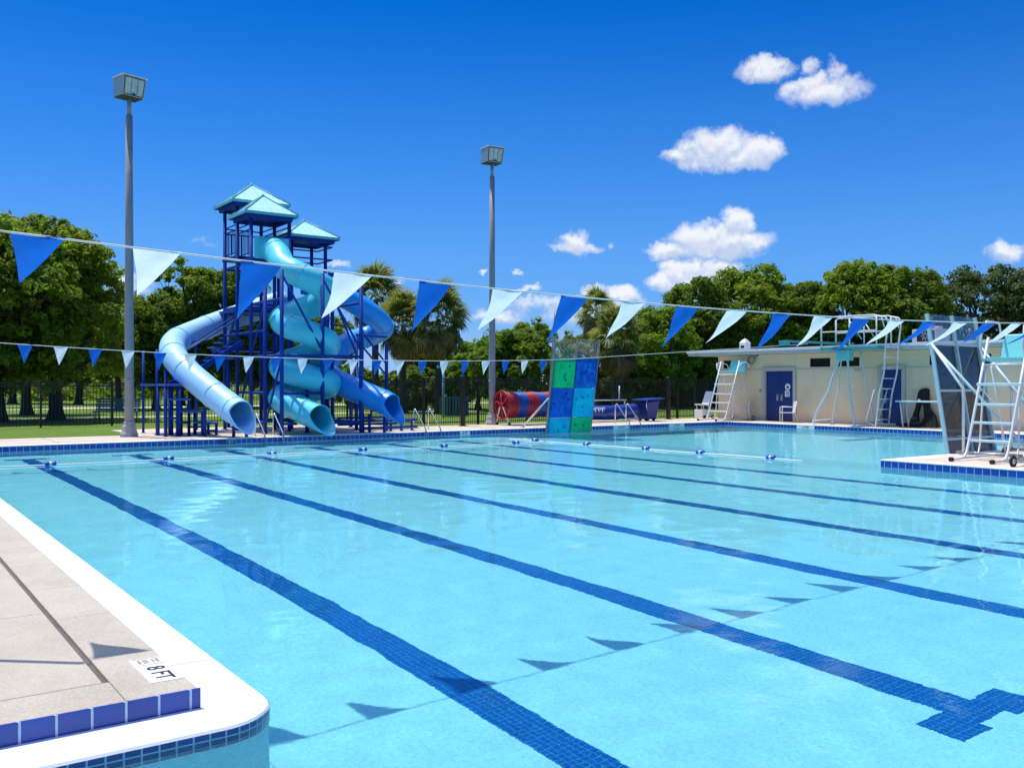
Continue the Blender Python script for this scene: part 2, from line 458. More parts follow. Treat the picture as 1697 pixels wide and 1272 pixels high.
# ------------------------------------------------------------------ camera, sun, sky
cam = bpy.data.cameras.new('camera'); cam.lens = 32.67; cam.sensor_width = 36; cam.clip_end = 3000; cam.clip_start = .05
co = bpy.data.objects.new('camera', cam); C.objects.link(co); S.camera = co
co.location = (0, 0, 1.7); co.rotation_euler = (R(90), 0, R(-35.5))

SUN_DIR = Vector((-.13, .31, 1)).normalized()
L = bpy.data.lights.new('sun', 'SUN'); L.energy = 3.45; L.angle = R(.53); L.color = (1, .955, .88)
lo = bpy.data.objects.new('sun', L); C.objects.link(lo); lo.rotation_euler = SUN_DIR.to_track_quat('Z', 'Y').to_euler(); lo.location = (0, 0, 60)
L.cycles.is_caustics_light = True

W = bpy.data.worlds.new('World'); S.world = W; W.use_nodes = True
t = NT(W.node_tree); bg = t.n['Background']
sk = t.new('ShaderNodeTexSky', sky_type='NISHITA'); sk.sun_disc = False
sk.sun_elevation = math.asin(SUN_DIR.z); sk.sun_rotation = math.atan2(SUN_DIR.x, SUN_DIR.y)
sk.air_density = 1.0; sk.dust_density = .2; sk.ozone_density = 4.0; sk.altitude = 200
tc = t.new('ShaderNodeTexCoord'); D = tc.outputs['Generated']
sx = t.new('ShaderNodeSeparateXYZ'); t.l.new(D, sx.inputs[0])
el = t.math('ARCSINE', sx.outputs[2]); az = t.math('ARCTAN2', sx.outputs[0], sx.outputs[1])
# deep, polarised-looking blue: saturate the physical sky, and lift the band above the horizon
hs = t.new('ShaderNodeHueSaturation'); hs.inputs['Saturation'].default_value = SKY_SAT if 'SKY_SAT' in globals() else 1.6; hs.inputs['Value'].default_value = 1.0
t.l.new(sk.outputs[0], hs.inputs['Color'])
tint = t.mix(1.0, hs.outputs[0], (.62, .85, 1.28, 1), 'MULTIPLY')
low = t.mapr(el, -.02, .42, 1, 0)
sky = t.mix(t.math('MULTIPLY', low, .80), tint, (1.45, 4.0, 9.0, 1))
sky = t.mix(t.mapr(el, -.01, .10, .75, 0), sky, (3.4, 5.6, 9.0, 1))
# bright aureole added round the high sun, far above the frame, to lift shadows
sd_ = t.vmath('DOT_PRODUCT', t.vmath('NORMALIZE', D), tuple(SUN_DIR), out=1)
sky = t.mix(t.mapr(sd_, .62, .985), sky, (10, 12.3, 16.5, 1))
# cumulus: blobs placed by bearing and elevation, frayed by noise
cxy = t.new('ShaderNodeCombineXYZ'); t.l.new(az, cxy.inputs[0]); t.l.new(el, cxy.inputs[1])
wob = t.noise(cxy.outputs[0], 38, 5, .6, out=1)
wv = t.vmath('SUBTRACT', wob, (.5, .5, .5))
sc = t.new('ShaderNodeVectorMath', operation='SCALE'); t.l.new(wv, sc.inputs[0]); sc.inputs['Scale'].default_value = .030
P0 = t.vmath('ADD', cxy.outputs[0], sc.outputs[0])
P0 = t.vmath('MULTIPLY', P0, (1, 1, 0))
def bear(x, y):
    n = (x - 848) / 1540.0
    return (R(35.5) + math.atan(n), math.atan((636 - y) / 1540.0 / math.sqrt(1 + n * n)))
CLOUDS = [  # photograph bearing x, y, half-width, half-height, strength
 (1130, 258, 44, 14, .7), (1170, 248, 44, 30, 1), (1196, 243, 40, 30, 1), (1222, 260, 46, 20, .9), (1258, 248, 36, 24, 1), (1180, 266, 60, 17, .9),
 (1112, 416, 36, 17, .9), (1150, 400, 38, 28, 1), (1186, 396, 38, 26, 1), (1223, 374, 27, 26, 1), (1210, 404, 62, 20, 1), (1160, 414, 64, 15, .9),
 (1100, 466, 36, 14, .9), (1122, 452, 30, 22, 1), (1150, 452, 32, 24, 1), (1192, 448, 34, 22, 1), (1160, 466, 76, 13, .9),
 (952, 402, 28, 18, 1), (958, 410, 40, 10, .9), (1012, 406, 10, 7, .35),
 (1262, 118, 44, 20, .62), (1290, 112, 32, 13, .45), (1248, 124, 30, 14, .5),
 (1330, 140, 34, 15, .7), (1362, 148, 62, 22, .9), (1345, 112, 18, 22, .45), (1386, 120, 18, 24, .55), (1400, 138, 28, 20, .5),
 (985, 486, 22, 15, .9), (1030, 488, 40, 13, .75), (1010, 500, 70, 16, .6), (880, 478, 18, 8, .75), (858, 450, 10, 5, .6), (890, 505, 60, 18, .5), (830, 525, 60, 16, .45), (940, 520, 80, 22, .45),
 (1664, 418, 26, 16, .8), (470, 446, 26, 6, .22), (330, 404, 44, 8, .20), (560, 440, 30, 8, .3), (655, 470, 22, 12, .55), (210, 470, 60, 20, .35), (798, 452, 10, 5, .5)]
fbs = lambda c: t.math('ADD', t.math('MULTIPLY', t.math('SUBTRACT', t.noise(c, 24, 10, .62), .5), 2.5), t.math('MULTIPLY', t.math('SUBTRACT', t.noise(c, 95, 6, .6), .5), .45))
def density(dy):
    sh = t.vmath('ADD', P0, (0, dy, 0)); field = None
    for (x, y, hw, hh_, st) in CLOUDS:
        a, e = bear(x, y)
        q = t.vmath('MULTIPLY', t.vmath('SUBTRACT', sh, (a, e, 0)), (1540 / hw / 1.07, 1540 / hh_ / 1.07, 0))
        v = t.math('SUBTRACT', st, t.vmath('DOT_PRODUCT', q, q, out=1))
        field = v if field is None else t.math('SMOOTH_MAX', field, v, .25)
    return t.math('ADD', field, fbs(t.vmath('ADD', cxy.outputs[0], (0, dy, 0))))
d0 = density(0.0); d1 = density(.0075)
alpha = t.mapr(d0, -.40, .85, 0, .94)
shade = t.mapr(t.math('SUBTRACT', d0, d1), -.35, .6)
ccol = t.mix(shade, (5.4, 6.3, 8.2, 1), (9.0, 9.1, 9.4, 1))
sky = t.mix(alpha, sky, ccol)
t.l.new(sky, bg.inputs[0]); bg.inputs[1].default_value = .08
S.view_settings.view_transform = 'Standard'; S.view_settings.look = 'None'; S.view_settings.gamma = 1.0
S.view_settings.exposure = 0.4
cy = S.cycles
cy.use_denoising = True; cy.denoiser = 'OPENIMAGEDENOISE'
cy.caustics_reflective = False; cy.caustics_refractive = True
cy.max_bounces = 10; cy.diffuse_bounces = 3; cy.glossy_bounces = 4; cy.transmission_bounces = 8; cy.transparent_max_bounces = 12
cy.sample_clamp_indirect = 6.0
W.cycles.sampling_method = 'MANUAL'; W.cycles.sample_map_resolution = 1024
# ================================================================== setting: ground, decks, pool, water
Z0 = .15
def struct(o): o['kind'] = 'structure'; return o

gv, gu = 40.0, 34.0
m = MB()
for q in (((-900, -900), (900, -900), (900, -2), (-900, -2)), ((-900, -2), (-14, -2), (-14, 29.4), (-900, 29.4)),
          ((33, -2), (900, -2), (900, 29.4), (33, 29.4)), ((-900, 29.4), (900, 29.4), (900, 1400), (-900, 1400))):
    m.add([(x, y, .115) for x, y in q], [(0, 1, 2, 3)])
struct(m.build('ground', M['grass']))
# decks (all round the basin)
m = MB()
m.b2(-14, 33, 26.2, 29.6, -.05, Z0)
m.b2(29.5, 33, 11.1, 26.2, -.05, Z0)
m.b2(17.2, 33, -2, 11.1, -.05, Z0)
m.b2(-14, 17.2, -2, 1.1, -.05, Z0)
m.b2(7.2, 16.2, 29.6, 33.4, .02, Z0 - .004)
m.b2(-14, -6, 1.1, 4.46, -.05, Z0)
struct(m.build('pool_deck', M['deck'], bevel=.012))
m = MB()
for u in (27.3, 28.6):
    m.b2(-14, 29, u - .008, u + .008, Z0, Z0 + .003)
for k in range(16):
    v = -12 + 2.75 * k
    m.b2(v - .008, v + .008, 26.55, 29.6, Z0, Z0 + .0035)
for k in range(7): m.b2(29.85, 31.4, 12.5 + 2 * k, 12.516 + 2 * k, Z0, Z0 + .0035)
struct(m.build('deck_joints', M['joint']))
# far path through the park, pale sand
m = MB(); m.add([(-60, 47.5, .125), (40, 45.2, .125), (40, 46.6, .125), (-60, 49.2, .125)], [(0, 1, 2, 3)])
m.add([(-80, 66, .125), (60, 63, .125), (60, 66, .125), (-80, 70, .125)], [(0, 1, 2, 3)])
struct(m.build('path', M['deck']))
# left paved block beside the lanes
m = MB()
edge_v, joint_v = 1.45, 1.09
us = [4.8] + [5.68 + 1.05 * k for k in range(20)]
us = [u for u in us if u < 26.1] + [26.196]
for a, b in zip(us[:-1], us[1:]): m.b2(joint_v + .016, edge_v, a + (.0015 if a > 4.8 else 0), b - .0015, -.05, Z0)
vs = [1.103, .35, -.70, -1.75, -2.8, -4.2, -6.2, -9, -14]
for a, b in zip(vs[:-1], vs[1:]): m.b2(b + .0015, a, 4.8, 5.16, -.05, Z0)
us = [5.172] + [6.97 + 2.4 * k for k in range(9)]
us = [u for u in us if u < 26] + [26.196]
for a, b in zip(us[:-1], us[1:]):
    for c, d in ((joint_v - .016, -1.6), (-1.606, -5.2), (-5.206, -14)): m.b2(d, c, a + .003, b - .003, -.05, Z0 - .003)
struct(m.build('paving', M['stone'], bevel=.006))
m = MB(); m.b2(-13.9, 1.40, 4.86, 26.19, -.06, Z0 - .022)
struct(m.build('paving_joint', M['joint']))
# tile face of the block (toward the viewer and toward the lanes)
m = MB(); m.b2(-14, edge_v + .012, 4.788, 4.7999, .035, Z0 - .001); m.b2(edge_v, edge_v + .003, 4.7999, 26.19, .035, Z0 - .006)
struct(m.build('edge_tiles', M['tile'], bevel=.008))
# roll-out gutter with rounded corner and small nose tiles
gz = .045
ro = .32; gv1, gu1 = 1.79, 4.46
arc = [(gv1 - ro + ro * math.cos(a), gu1 + ro - ro * math.sin(a)) for a in [PI / 2 * k / 12 for k in range(13)]]
outer = [(gv1, 26.2)] + arc + [(-14, gu1)]
inner = [(edge_v - .04, 26.2)] + [(edge_v - .04, 4.82)] * 13 + [(-14, 4.82)]
m = MB(); k = len(outer)
m.add([(x, y, gz) for x, y in outer] + [(x, y, gz + .004) for x, y in inner], [(i, i + 1, k + i + 1, k + i) for i in range(k - 1)])
m.add([(x, y, gz) for x, y in outer] + [(x + (.012 if i < 7 else 0), y - (.012 if i >= 7 else 0), gz - .014) for i, (x, y) in enumerate(outer)], [(i + 1, i, k + i, k + i + 1) for i in range(k - 1)], True)
struct(m.build('pool_gutter', M['gutter']))
m = MB()
o2 = [(x + (.013 if i < 7 else 0), y - (.013 if i >= 7 else 0)) for i, (x, y) in enumerate(outer)]
m.add([(x, y, gz - .012) for x, y in o2] + [(x, y, -.115) for x, y in o2], [(i + 1, i, k + i, k + i + 1) for i in range(k - 1)], True)
struct(m.build('nose_tiles', M['tile2']))
# tile bands and coping round the other edges
runs = [((-6, 26.2), (29.5, 26.2), (0, -1)), ((29.5, 26.2), (29.5, 11.1), (-1, 0)), ((17.2, 11.1), (29.5, 11.1), (0, 1)), ((17.2, 11.1), (17.2, 1.1), (-1, 0))]
mt, mc, mw = MB(), MB(), MB()
for (a, b, nn) in runs:
    x0, x1 = sorted((a[0], b[0])); y0, y1 = sorted((a[1], b[1]))
    tx, ty = nn[0] * .010, nn[1] * .010
    if nn[1]:
        ys = sorted((y0, y0 + ty)); mt.b2(x0, x1, ys[0], ys[1], -.06, .128)
        ys = sorted((y0 + nn[1] * .016, y0 - nn[1] * .30)); mc.b2(x0 - .016 if nn[1] > 0 else x0, x1, ys[0], ys[1], .128, Z0 + .006)
    else:
        xs = sorted((x0, x0 + tx)); mt.b2(xs[0], xs[1], y0, y1, -.06, .128)
        xs = sorted((x0 + nn[0] * .016, x0 - nn[0] * .30)); mc.b2(xs[0], xs[1], (y0 + .302 if x0 > 29 else y0), y1 - (.302 if True else 0), .128, Z0 + .006)
struct(mt.build('edge_tiles', M['tile'], bevel=.004))
struct(mc.build('coping', M['coping'], bevel=.010))
# basin: walls and floor
m = MB()
m.b2(-6.3, 29.8, 26.2, 26.5, -4, -.05); m.b2(29.5, 29.8, 11.1, 26.2, -4, -.05); m.b2(17.2, 29.8, 10.8, 11.1, -4, -.05)
m.b2(17.2, 17.5, 1.1, 10.8, -4, -.05); m.b2(-6.3, 17.2, .8, 1.1, -4, -.05); m.b2(-6.3, -6, 1.1, 4.5, -4, -.05)
m.add([(x - .004, y + .004, -.11) for x, y in o2] + [(x - .004, y + .004, -4) for x, y in o2], [(i + 1, i, k + i, k + i + 1) for i in range(k - 1)], True)
struct(m.build('pool_wall', M['plaster']))
m = MB()
FZ = -1.2
m.add([(-6.3, .8, FZ), (17.5, .8, FZ), (17.5, 26.5, FZ), (-6.3, 26.5, FZ)], [(0, 1, 2, 3)])
m.add([(17.5, 10.8, FZ), (21, 10.8, -3.4), (21, 26.5, -3.4), (17.5, 26.5, FZ), (29.8, 10.8, -3.6), (29.8, 26.5, -3.6)], [(0, 1, 2, 3), (1, 4, 5, 2)])
pool_floor = struct(m.build('pool_floor', M['plaster']))
for k in range(6):
    v = 3.45 + 2.4 * k
    m = MB()
    m.b2(v - .155, v + .155, 3.0, 24.85, FZ - .02, FZ + .006)
    m.b2(v - .48, v - .156, 2.92, 3.23, FZ - .02, FZ + .006); m.b2(v + .156, v + .48, 2.92, 3.23, FZ - .02, FZ + .006)
    m.b2(v - .48, v - .156, 24.6, 24.91, FZ - .02, FZ + .006); m.b2(v + .156, v + .48, 24.6, 24.91, FZ - .02, FZ + .006)
    o = struct(m.build('lane_line', M['mosaic'])); o.cycles.is_caustics_receiver = True
# water surface: real ripples, a few tenths of a millimetre high
st = .06
xs = np.arange(-6, 29.5 + st, st); ys = np.arange(1.1, 26.2 + st, st)
GX, GY = np.meshgrid(xs, ys); GX = np.minimum(GX, 29.5); GY = np.minimum(GY, 26.2)
rng = np.random.RandomState(3); ZZ = np.zeros_like(GX)
for i in range(70):
    lam = rng.uniform(.24, 1.1) ; a = rng.uniform(0, 2 * PI)
    ZZ += WAVE * lam * np.sin(2 * PI / lam * (GX * math.cos(a) + GY * math.sin(a)) + rng.uniform(0, 2 * PI)) if 'WAVE' in globals() else .00012 * lam * np.sin(2 * PI / lam * (GX * math.cos(a) + GY * math.sin(a)) + rng.uniform(0, 2 * PI))
ny, nx = GX.shape; ii = np.arange(ny * nx).reshape(ny, nx)
F = np.stack([ii[:-1, :-1], ii[:-1, 1:], ii[1:, 1:], ii[1:, :-1]], -1).reshape(-1, 4)
cxm = (GX[:-1, :-1] + GX[1:, 1:]).ravel() / 2; cym = (GY[:-1, :-1] + GY[1:, 1:]).ravel() / 2
keep = ~((cxm > 17.25) & (cym < 11.05)) & ~((cxm < 1.70) & (cym > 4.70))
V = np.stack([GX, GY, ZZ], -1).reshape(-1, 3); F = F[keep]
used = np.unique(F); re = np.zeros(len(V), int); re[used] = np.arange(len(used))
water = np_mesh('water', V[used], re[F], M['water'], smooth=True, kind='structure')
water.cycles.is_caustics_caster = True
for o in C.objects:
    if o.name.split('.')[0] in ('pool_floor', 'pool_wall', 'nose_tiles'): o.cycles.is_caustics_receiver = True

# ================================================================== depth markers
def marker_flat(v0, v1, u0, u1, label):
    th = thing('depth_marker', label, 'depth marker', (v1, u0, Z0))
    m = MB(); L3 = (u1 - u0) / 3
    for k in range(3): m.b2(v0, v1, u0 + L3 * k + .001, u0 + L3 * (k + 1) - .001, Z0 - .002, Z0 + .004)
    m.build('tile', M['sign_white'], th, bevel=.002)
    Mx = Matrix.Translation((0, 0, 0)) @ Matrix.Rotation(R(-90), 4, 'Z')
    text_mesh('lettering', '8 FT', .132, M['ink'], Matrix.Translation((-(v1 - v0) / 2, L3 * .98, .005)) @ Matrix.Rotation(R(-90), 4, 'Z') @ Matrix.Scale(1.05, 4, (1, 0, 0)), th, .001, .002)
    m = MB(); zc = Z0 + .0042
    vc = (v0 + v1) / 2; uc = u0 + 2.5 * L3
    m.b2(vc - .072, vc + .072, uc + .058, uc + .068, zc, zc + .001); m.b2(vc - .072, vc + .072, uc - .068, uc - .058, zc, zc + .001)
    for dv, w in ((-.045, .018), (-.012, .03), (.028, .014), (.05, .02)): m.b2(vc + dv - w / 2, vc + dv + w / 2, uc - .035, uc + .042, zc, zc + .001)
    m.build('pictogram', M['worn_ink'], th)
marker_flat(1.272, 1.44, 5.0, 5.48, 'white 8 FT depth marker with worn pictogram set in grey paving by the corner')

def marker_wall(pos, w, axis, body, label, group=None):
    """axis 'u': on the far edge facing the viewer; 'v': on the building side edge"""
    th = thing('depth_marker', label, 'depth marker', pos)
    m = MB(); x, y, z = pos; h = .125
    if axis == 'u':
        m.b2(x - w / 2, x + w / 2, y - .006, y + .004, z - h / 2, z + h / 2); m.build('tile', M['sign_white'], th)
        text_mesh('lettering', body, .105, M['ink'], Matrix.Translation((0, -.0065, 0)) @ Matrix.Rotation(R(90), 4, 'X'), th, .001, .002)
    else:
        m.b2(x - .006, x + .004, y - w / 2, y + w / 2, z - h / 2, z + h / 2); m.build('tile', M['sign_white'], th)
        text_mesh('lettering', body, .105, M['ink'], Matrix.Translation((-.0065, 0, 0)) @ Matrix.Rotation(R(-90), 4, 'Z') @ Matrix.Rotation(R(90), 4, 'X'), th, .001, .002)
marker_wall((16.75, 26.19, .064), .40, 'u', '4 FT', 'small white 4 FT depth marker on far pool edge near the left grey lamp post')
marker_wall((23.75, 26.19, .064), .80, 'u', '12 FEET', 'white depth marker below the pool ladder by the blue covered reel')
marker_wall((26.7, 26.19, .064), .85, 'u', '12 FEET', 'white depth marker on far edge in front of the tall black gate post')
marker_wall((29.49, 22.2, .064), .80, 'v', '12 FEET', 'white depth marker below the tall white diving stand')
# worn pictogram tile under the slides
th = thing('depth_marker', 'worn dark depth marker tile with pale outline under the sky blue slide', 'depth marker', (8.75, 26.19, .064))
m = MB(); m.b2(8.5, 9.0, 26.184, 26.194, 0, .127); m.build('tile', M['door'], th)
m = MB()
for q in ((8.72, 8.735, .02, .11), (8.72, 8.99, .10, .115), (8.975, 8.99, .02, .11), (8.78, 8.84, .02, .085), (8.86, 8.93, .03, .045), (8.86, 8.93, .06, .075)): m.b2(q[0], q[1], 26.178, 26.184, q[2], q[3])
m.build('pictogram', M['fascia'], th)

# ================================================================== pool ladders (pairs of grab rails)
LADL = ['stainless pool ladder between the sky blue and teal slide ends', 'stainless pool ladder right of the royal blue slide end', 'stainless pool ladder beside the blue covered reel']
for i, (v, rise) in enumerate(((9.82, .68), (15.2, .74), (24.1, .80))):
    th = thing('pool_ladder', LADL[i], 'pool ladder', (v + .28, 26.4, Z0), 0, 'pool ladders on the far edge')
    for dv in (0, .56):
        x = v + dv
        pts = [(x, 26.92, Z0), (x, 26.92, Z0 + rise * .8)]
        for k in range(1, 7):
            a = PI * .80 * k / 6
            pts.append((x, 26.92 - .075 + .075 * math.cos(a), Z0 + rise * .86 + .085 * math.sin(a)))
        pts += [(x, 26.16, Z0 + .12), (x, 26.07, Z0 - .02), (x, 26.05, -.9)]
        MB().tube(pts, .021, 8).build('rail', M['steel'], th)
        MB().lathe([(.05, 0), (.05, .012), (.03, .02)], (x, 26.92, Z0), 12).build('flange', M['steel'], th)
    for z in (-.25, -.52, -.8):
        m = MB(); m.b2(v, v + .56, 26.02, 26.1, z, z + .03); m.build('step', M['white'], th)

# ================================================================== lane ropes with floats
def float_rope(pts, fl, label):
    th = thing('float_rope', label, 'float rope', pts[0])
    P = []
    n = 40
    for i in range(n + 1):
        f = i / n
        P.append((pts[0][0] + (pts[1][0] - pts[0][0]) * f + .05 * math.sin(f * 17), pts[0][1] + (pts[1][1] - pts[0][1]) * f + .05 * math.sin(f * 23 + 1), .012))
    MB().tube(P, .016, 6).build('rope', M['rope'], th)
    ax = (Vector(pts[1]) - Vector(pts[0])).normalized()
    for q in fl:
        c = Vector(q); c.z = .03
        m = MB()
        for s_ in (-1, 1): m.lathe([(.03, .022), (.052, .03), (.060, .038), (.060, .098), (.05, .106), (.02, .11)], c, 14, True, 0, ax * s_)
        fo = m.build('float', M['float_blue'], th)
        MB().lathe([(.034, -.031), (.053, -.028), (.056, 0), (.053, .028), (.034, .031)], c, 14, True, 0, ax).build('collar', M['white'], fo)
float_rope([(1.9, 21.35, .0), (16.6, 21.45, 0)], [(3.42 + 2.4 * k, 21.38 + .012 * k, 0) for k in range(6)], 'white float rope across the lanes with blue and white floats')
float_rope([(16.55, 23.3, 0), (17.05, 12.9, 0)], [(16.62, 22.1, 0), (16.72, 19.85, 0), (16.82, 17.6, 0), (16.92, 15.8, 0), (17.02, 13.75, 0)], 'white float rope parallel to the lanes dividing off the diving well')

# ================================================================== pennant strings
def pennant(x, u, z, col, w, drop, wind, parent, r):
    n = 7
    V = []; F = []
    ph = r.uniform(0, 6)
    A = Vector((x, u, z)); B = Vector((x + w, u, z + r.uniform(-.004, .004)))
    tip = Vector((x + w * .5 + wind[0] + r.uniform(-.02, .02), u + wind[1] * r.uniform(.85, 1.15), z - drop))
    idx = {}
    for i in range(n + 1):
        f = i / n
        for j in range(n - i + 1):
            g = j / max(1, (n - i)) if i < n else 0
            e = A.lerp(tip, f).lerp(B.lerp(tip, f), g)
            bulge = math.sin(PI * f) * (.5 + .5 * math.sin(PI * g))
            e = e + Vector((-.10 * wind[0] * bulge, -.10 * wind[1] * bulge + .012 * math.sin(7 * f + ph + 4 * g), -.02 * bulge))
            idx[i, j] = len(V); V.append(e)
    for i in range(n):
        for j in range(n - i):
            F.append((idx[i, j], idx[i + 1, j] if (i + 1, j) in idx else idx[i + 1, j - 1], idx[i, j + 1]))
            if j < n - i - 1: F.append((idx[i, j + 1], idx[i + 1, j], idx[i + 1, j + 1]))
    m = MB(); m.add(V, F, True)
    m.build('pennant', M[col], parent)
r = random.Random(4)
zs = lambda v: 2.45 + .0034 * (v - 8) ** 2
th = thing('pennant_string', 'near string of large blue and white triangular pennants over the lanes', 'pennant string', (.72, 6.4, 2.6))
MB().tube([(v, 6.4, zs(v)) for v in np.linspace(.72, 17.6, 50)], .0065, 6).build('rope', M['rope'], th)
for k in range(19):
    v = .80 + .715 * k
    wnd = (-.11 - .002 * k, .22 + .004 * k) if k < 13 else (-.14, .40)
    dr = .39 if k % 2 == 0 else .325
    if k < 2: dr, wnd = .275, (-.06, .33)
    elif k % 2 and k < 13: wnd = (wnd[0] + .01, wnd[1] + .05)
    pennant(v, 6.4, zs(v) - .004, 'flag_blue' if k % 2 == 0 else 'flag_white', .31, dr if k < 13 else .29, wnd, th, r)
MB().lathe([(.04, -.05), (.045, 0), (.02, .06)], (17.6, 6.4, zs(17.6)), 10).build('end_ring', M['steel'], th)
zf = lambda v: 2.33 + .0030 * (v - 11.5) ** 2 if v < 18 else 2.457 + (v - 18) * .065
th = thing('pennant_string', 'far string of small blue and white pennants before the slide tower', 'pennant string', (1.2, 22.3, 2.6))
MB().tube([(v, 22.3, zf(v)) for v in np.linspace(1.2, 29.75, 60)], .008, 5).build('rope', M['rope'], th)
for k in range(-1, 21):
    v = 2.93 + .70 * k
    pennant(v, 22.3, zf(v) - .003, 'flag_blue' if k % 2 == 0 else 'flag_white', .29, .40, (-.03, .08), th, r)
for (nm, a, b, lab) in (('pennant_stanchion', (.28, 6.28, Z0), (.72, 6.4, 2.72), 'leaning white stanchion holding the near pennant string on the paving'),
                        ('pennant_stanchion', (17.6, 6.4, Z0), (17.6, 6.4, 2.82), 'upright white stanchion at right end of near pennant string'),
                        ('pennant_stanchion', (1.2, 22.3, Z0 - .01), (1.2, 22.3, 2.7), 'upright white stanchion at left end of far pennant string')):
    th = thing(nm, lab, 'stanchion', a)
    MB().tube([a, b], .024, 8).build('pole', M['steel'], th)
    MB().lathe([(.07, 0), (.07, .015), (.035, .03)], a, 12).build('socket', M['steel'], th)
# ================================================================== slide tower
TW = thing('slide_tower', 'navy steel water slide tower with three teal roofs and three enclosed tube slides', 'water slide', (11.8, 29.3, Z0 - .004))
ZB = Z0 - .004
def post(v, u, z1, z0=ZB, r=.062, par=TW):
    m = MB(); m.tube([(v, u, z0), (v, u, z1)], r, 10)
    m.lathe([(r * 1.9, 0), (r * 1.9, .015), (r, .02)], (v, u, z0), 10)
    return m.build('post', M['steel_blue'], par)
def bar(a, b, r=.038, nm='beam', par=TW): return MB().tube([a, b], r, 8).build(nm, M['steel_blue'], par)
A_ = (10.47, 31.6); B_ = (10.47, 30.35); C_ = (10.47, 29.05); D_ = (10.5, 27.9); E_ = (10.53, 26.62); F_ = (11.84, 26.62); G_ = (13.14, 26.62)
B2 = (11.75, 30.35); C2 = (11.75, 29.05); A2 = (11.75, 31.6)
for p, z in ((A_, 7.72), (B_, 7.66), (C_, 7.12), (D_, 4.9), (E_, 5.12), (F_, 5.1), (G_, 4.95), (B2, 7.66), (C2, 7.12), (A2, 7.72),
             ((12.4, 30.45), 6.72), ((13.65, 30.45), 6.72), ((12.4, 31.65), 6.72), ((13.65, 31.65), 6.72),
             ((12.75, 27.9), 4.7), ((13.1, 29.05), 5.5), ((11.9, 27.95), 2.5), ((13.9, 28.5), 3.3), ((15.4, 29.2), 3.1), ((14.35, 29.0), 3.55), ((12.9, 33.0), 4.3), ((11.1, 33.1), 3.6), ((14.7, 30.6), 2.9)):
    post(p[0], p[1], z)
# ring beams
for z, segs in ((2.56, ((E_, G_), (E_, A_), (C_, (13.9, 29.05)), (B_, (13.65, 30.35)), (G_, (13.14, 29.05)), (F_, (11.84, 29.05)))),
                (.50, ((E_, (11.0, 26.62)), (F_, G_), (C_, (13.2, 29.05)), (D_, C_), (B_, (13.65, 30.35)), (G_, (13.14, 29.0)))),
                (1.42, ((E_, F_), (D_, B_), (B_, (13.65, 30.35)), (C_, (13.1, 29.05)))),
                (4.25, ((E_, A_), (C_, (13.1, 29.05)), (B_, (13.65, 30.35)), ((13.1, 29.05), G_), ((12.75, 27.9), (13.1, 29.05)))),
                (3.35, ((D_, A_), (B_, (13.65, 30.4)), ((13.9, 28.5), (15.4, 29.2)))),
                (5.60, ((C_, A_), (C_, C2), (A_, (13.65, 31.6)), ((12.4, 30.45), (13.65, 30.45)), ((13.65, 30.45), (13.65, 31.65))))):
    for a, b in segs: bar((a[0], a[1], z), (b[0], b[1], z), .042)
for a, b in (((*E_, 5.0), (*F_, 2.7)), ((*F_, 4.95), (*G_, 2.75)), ((*E_, 2.5), (*D_, .4)), ((12.75, 27.9, 4.6), (13.9, 28.5, 2.7)), ((*A_, 2.6), (*B_, 4.2)),
             ((13.65, 30.45, 2.6), (13.1, 29.05, 4.2)), ((13.9, 28.5, 3.2), (15.4, 29.2, 2.0)), ((*C_, 2.6), (*D_, 4.2)), ((12.5, 28.4, .3), (13.65, 30.35, 2.5)), ((*B_, .5), (*C_, 2.5)), ((13.14, 26.62, .45), (13.9, 28.5, 2.4)),
             ((14.35, 29.0, 3.5), (15.4, 29.2, 2.4))):
    bar(a, b, .034, 'brace')
# platforms, rails
def deck(x0, x1, y0, y1, z): MB().b2(x0, x1, y0, y1, z - .10, z).build('platform', M['steel_blue'], TW, bevel=.01)
deck(10.40, 11.82, 29.0, 30.30, 5.76); deck(10.40, 11.82, 30.42, 31.68, 5.96); deck(12.3, 14.1, 30.35, 31.75, 5.62); deck(11.84, 12.28, 30.45, 31.6, 5.80)
deck(10.42, 13.7, 30.4, 32.6, 4.2); deck(10.5, 12.6, 31.8, 33.2, 2.95)
def railing(a, b, z, h=.86, solid=False):
    a = Vector((*a, 0)); b = Vector((*b, 0)); L_ = (b - a).length; m = MB()
    m.tube([a + Vector((0, 0, z + h)), b + Vector((0, 0, z + h))], .024, 6); m.tube([a + Vector((0, 0, z + .10)), b + Vector((0, 0, z + .10))], .02, 6)
    m.tube([a + Vector((0, 0, z + h + .17)), b + Vector((0, 0, z + h + .17))], .024, 6)
    k = int(L_ / .115)
    for i in range(1, k): q = a.lerp(b, i / k); m.tube([q + Vector((0, 0, z + .1)), q + Vector((0, 0, z + h))], .011, 5, False)
    m.build('railing', M['steel_blue'], TW)
railing(B_, A_, 5.96); railing(C_, B_, 5.80); railing(A_, A2, 5.96); railing(B2, A2, 5.96); railing(C2, B2, 5.80)
for a, b in (((12.4, 30.42), (13.9, 30.42)), ((13.9, 30.42), (13.9, 31.7)), ((12.4, 31.68), (13.9, 31.68))):
    for h in (.45, .9): bar((*a, 5.62 + h), (*b, 5.62 + h), .026, 'railing')
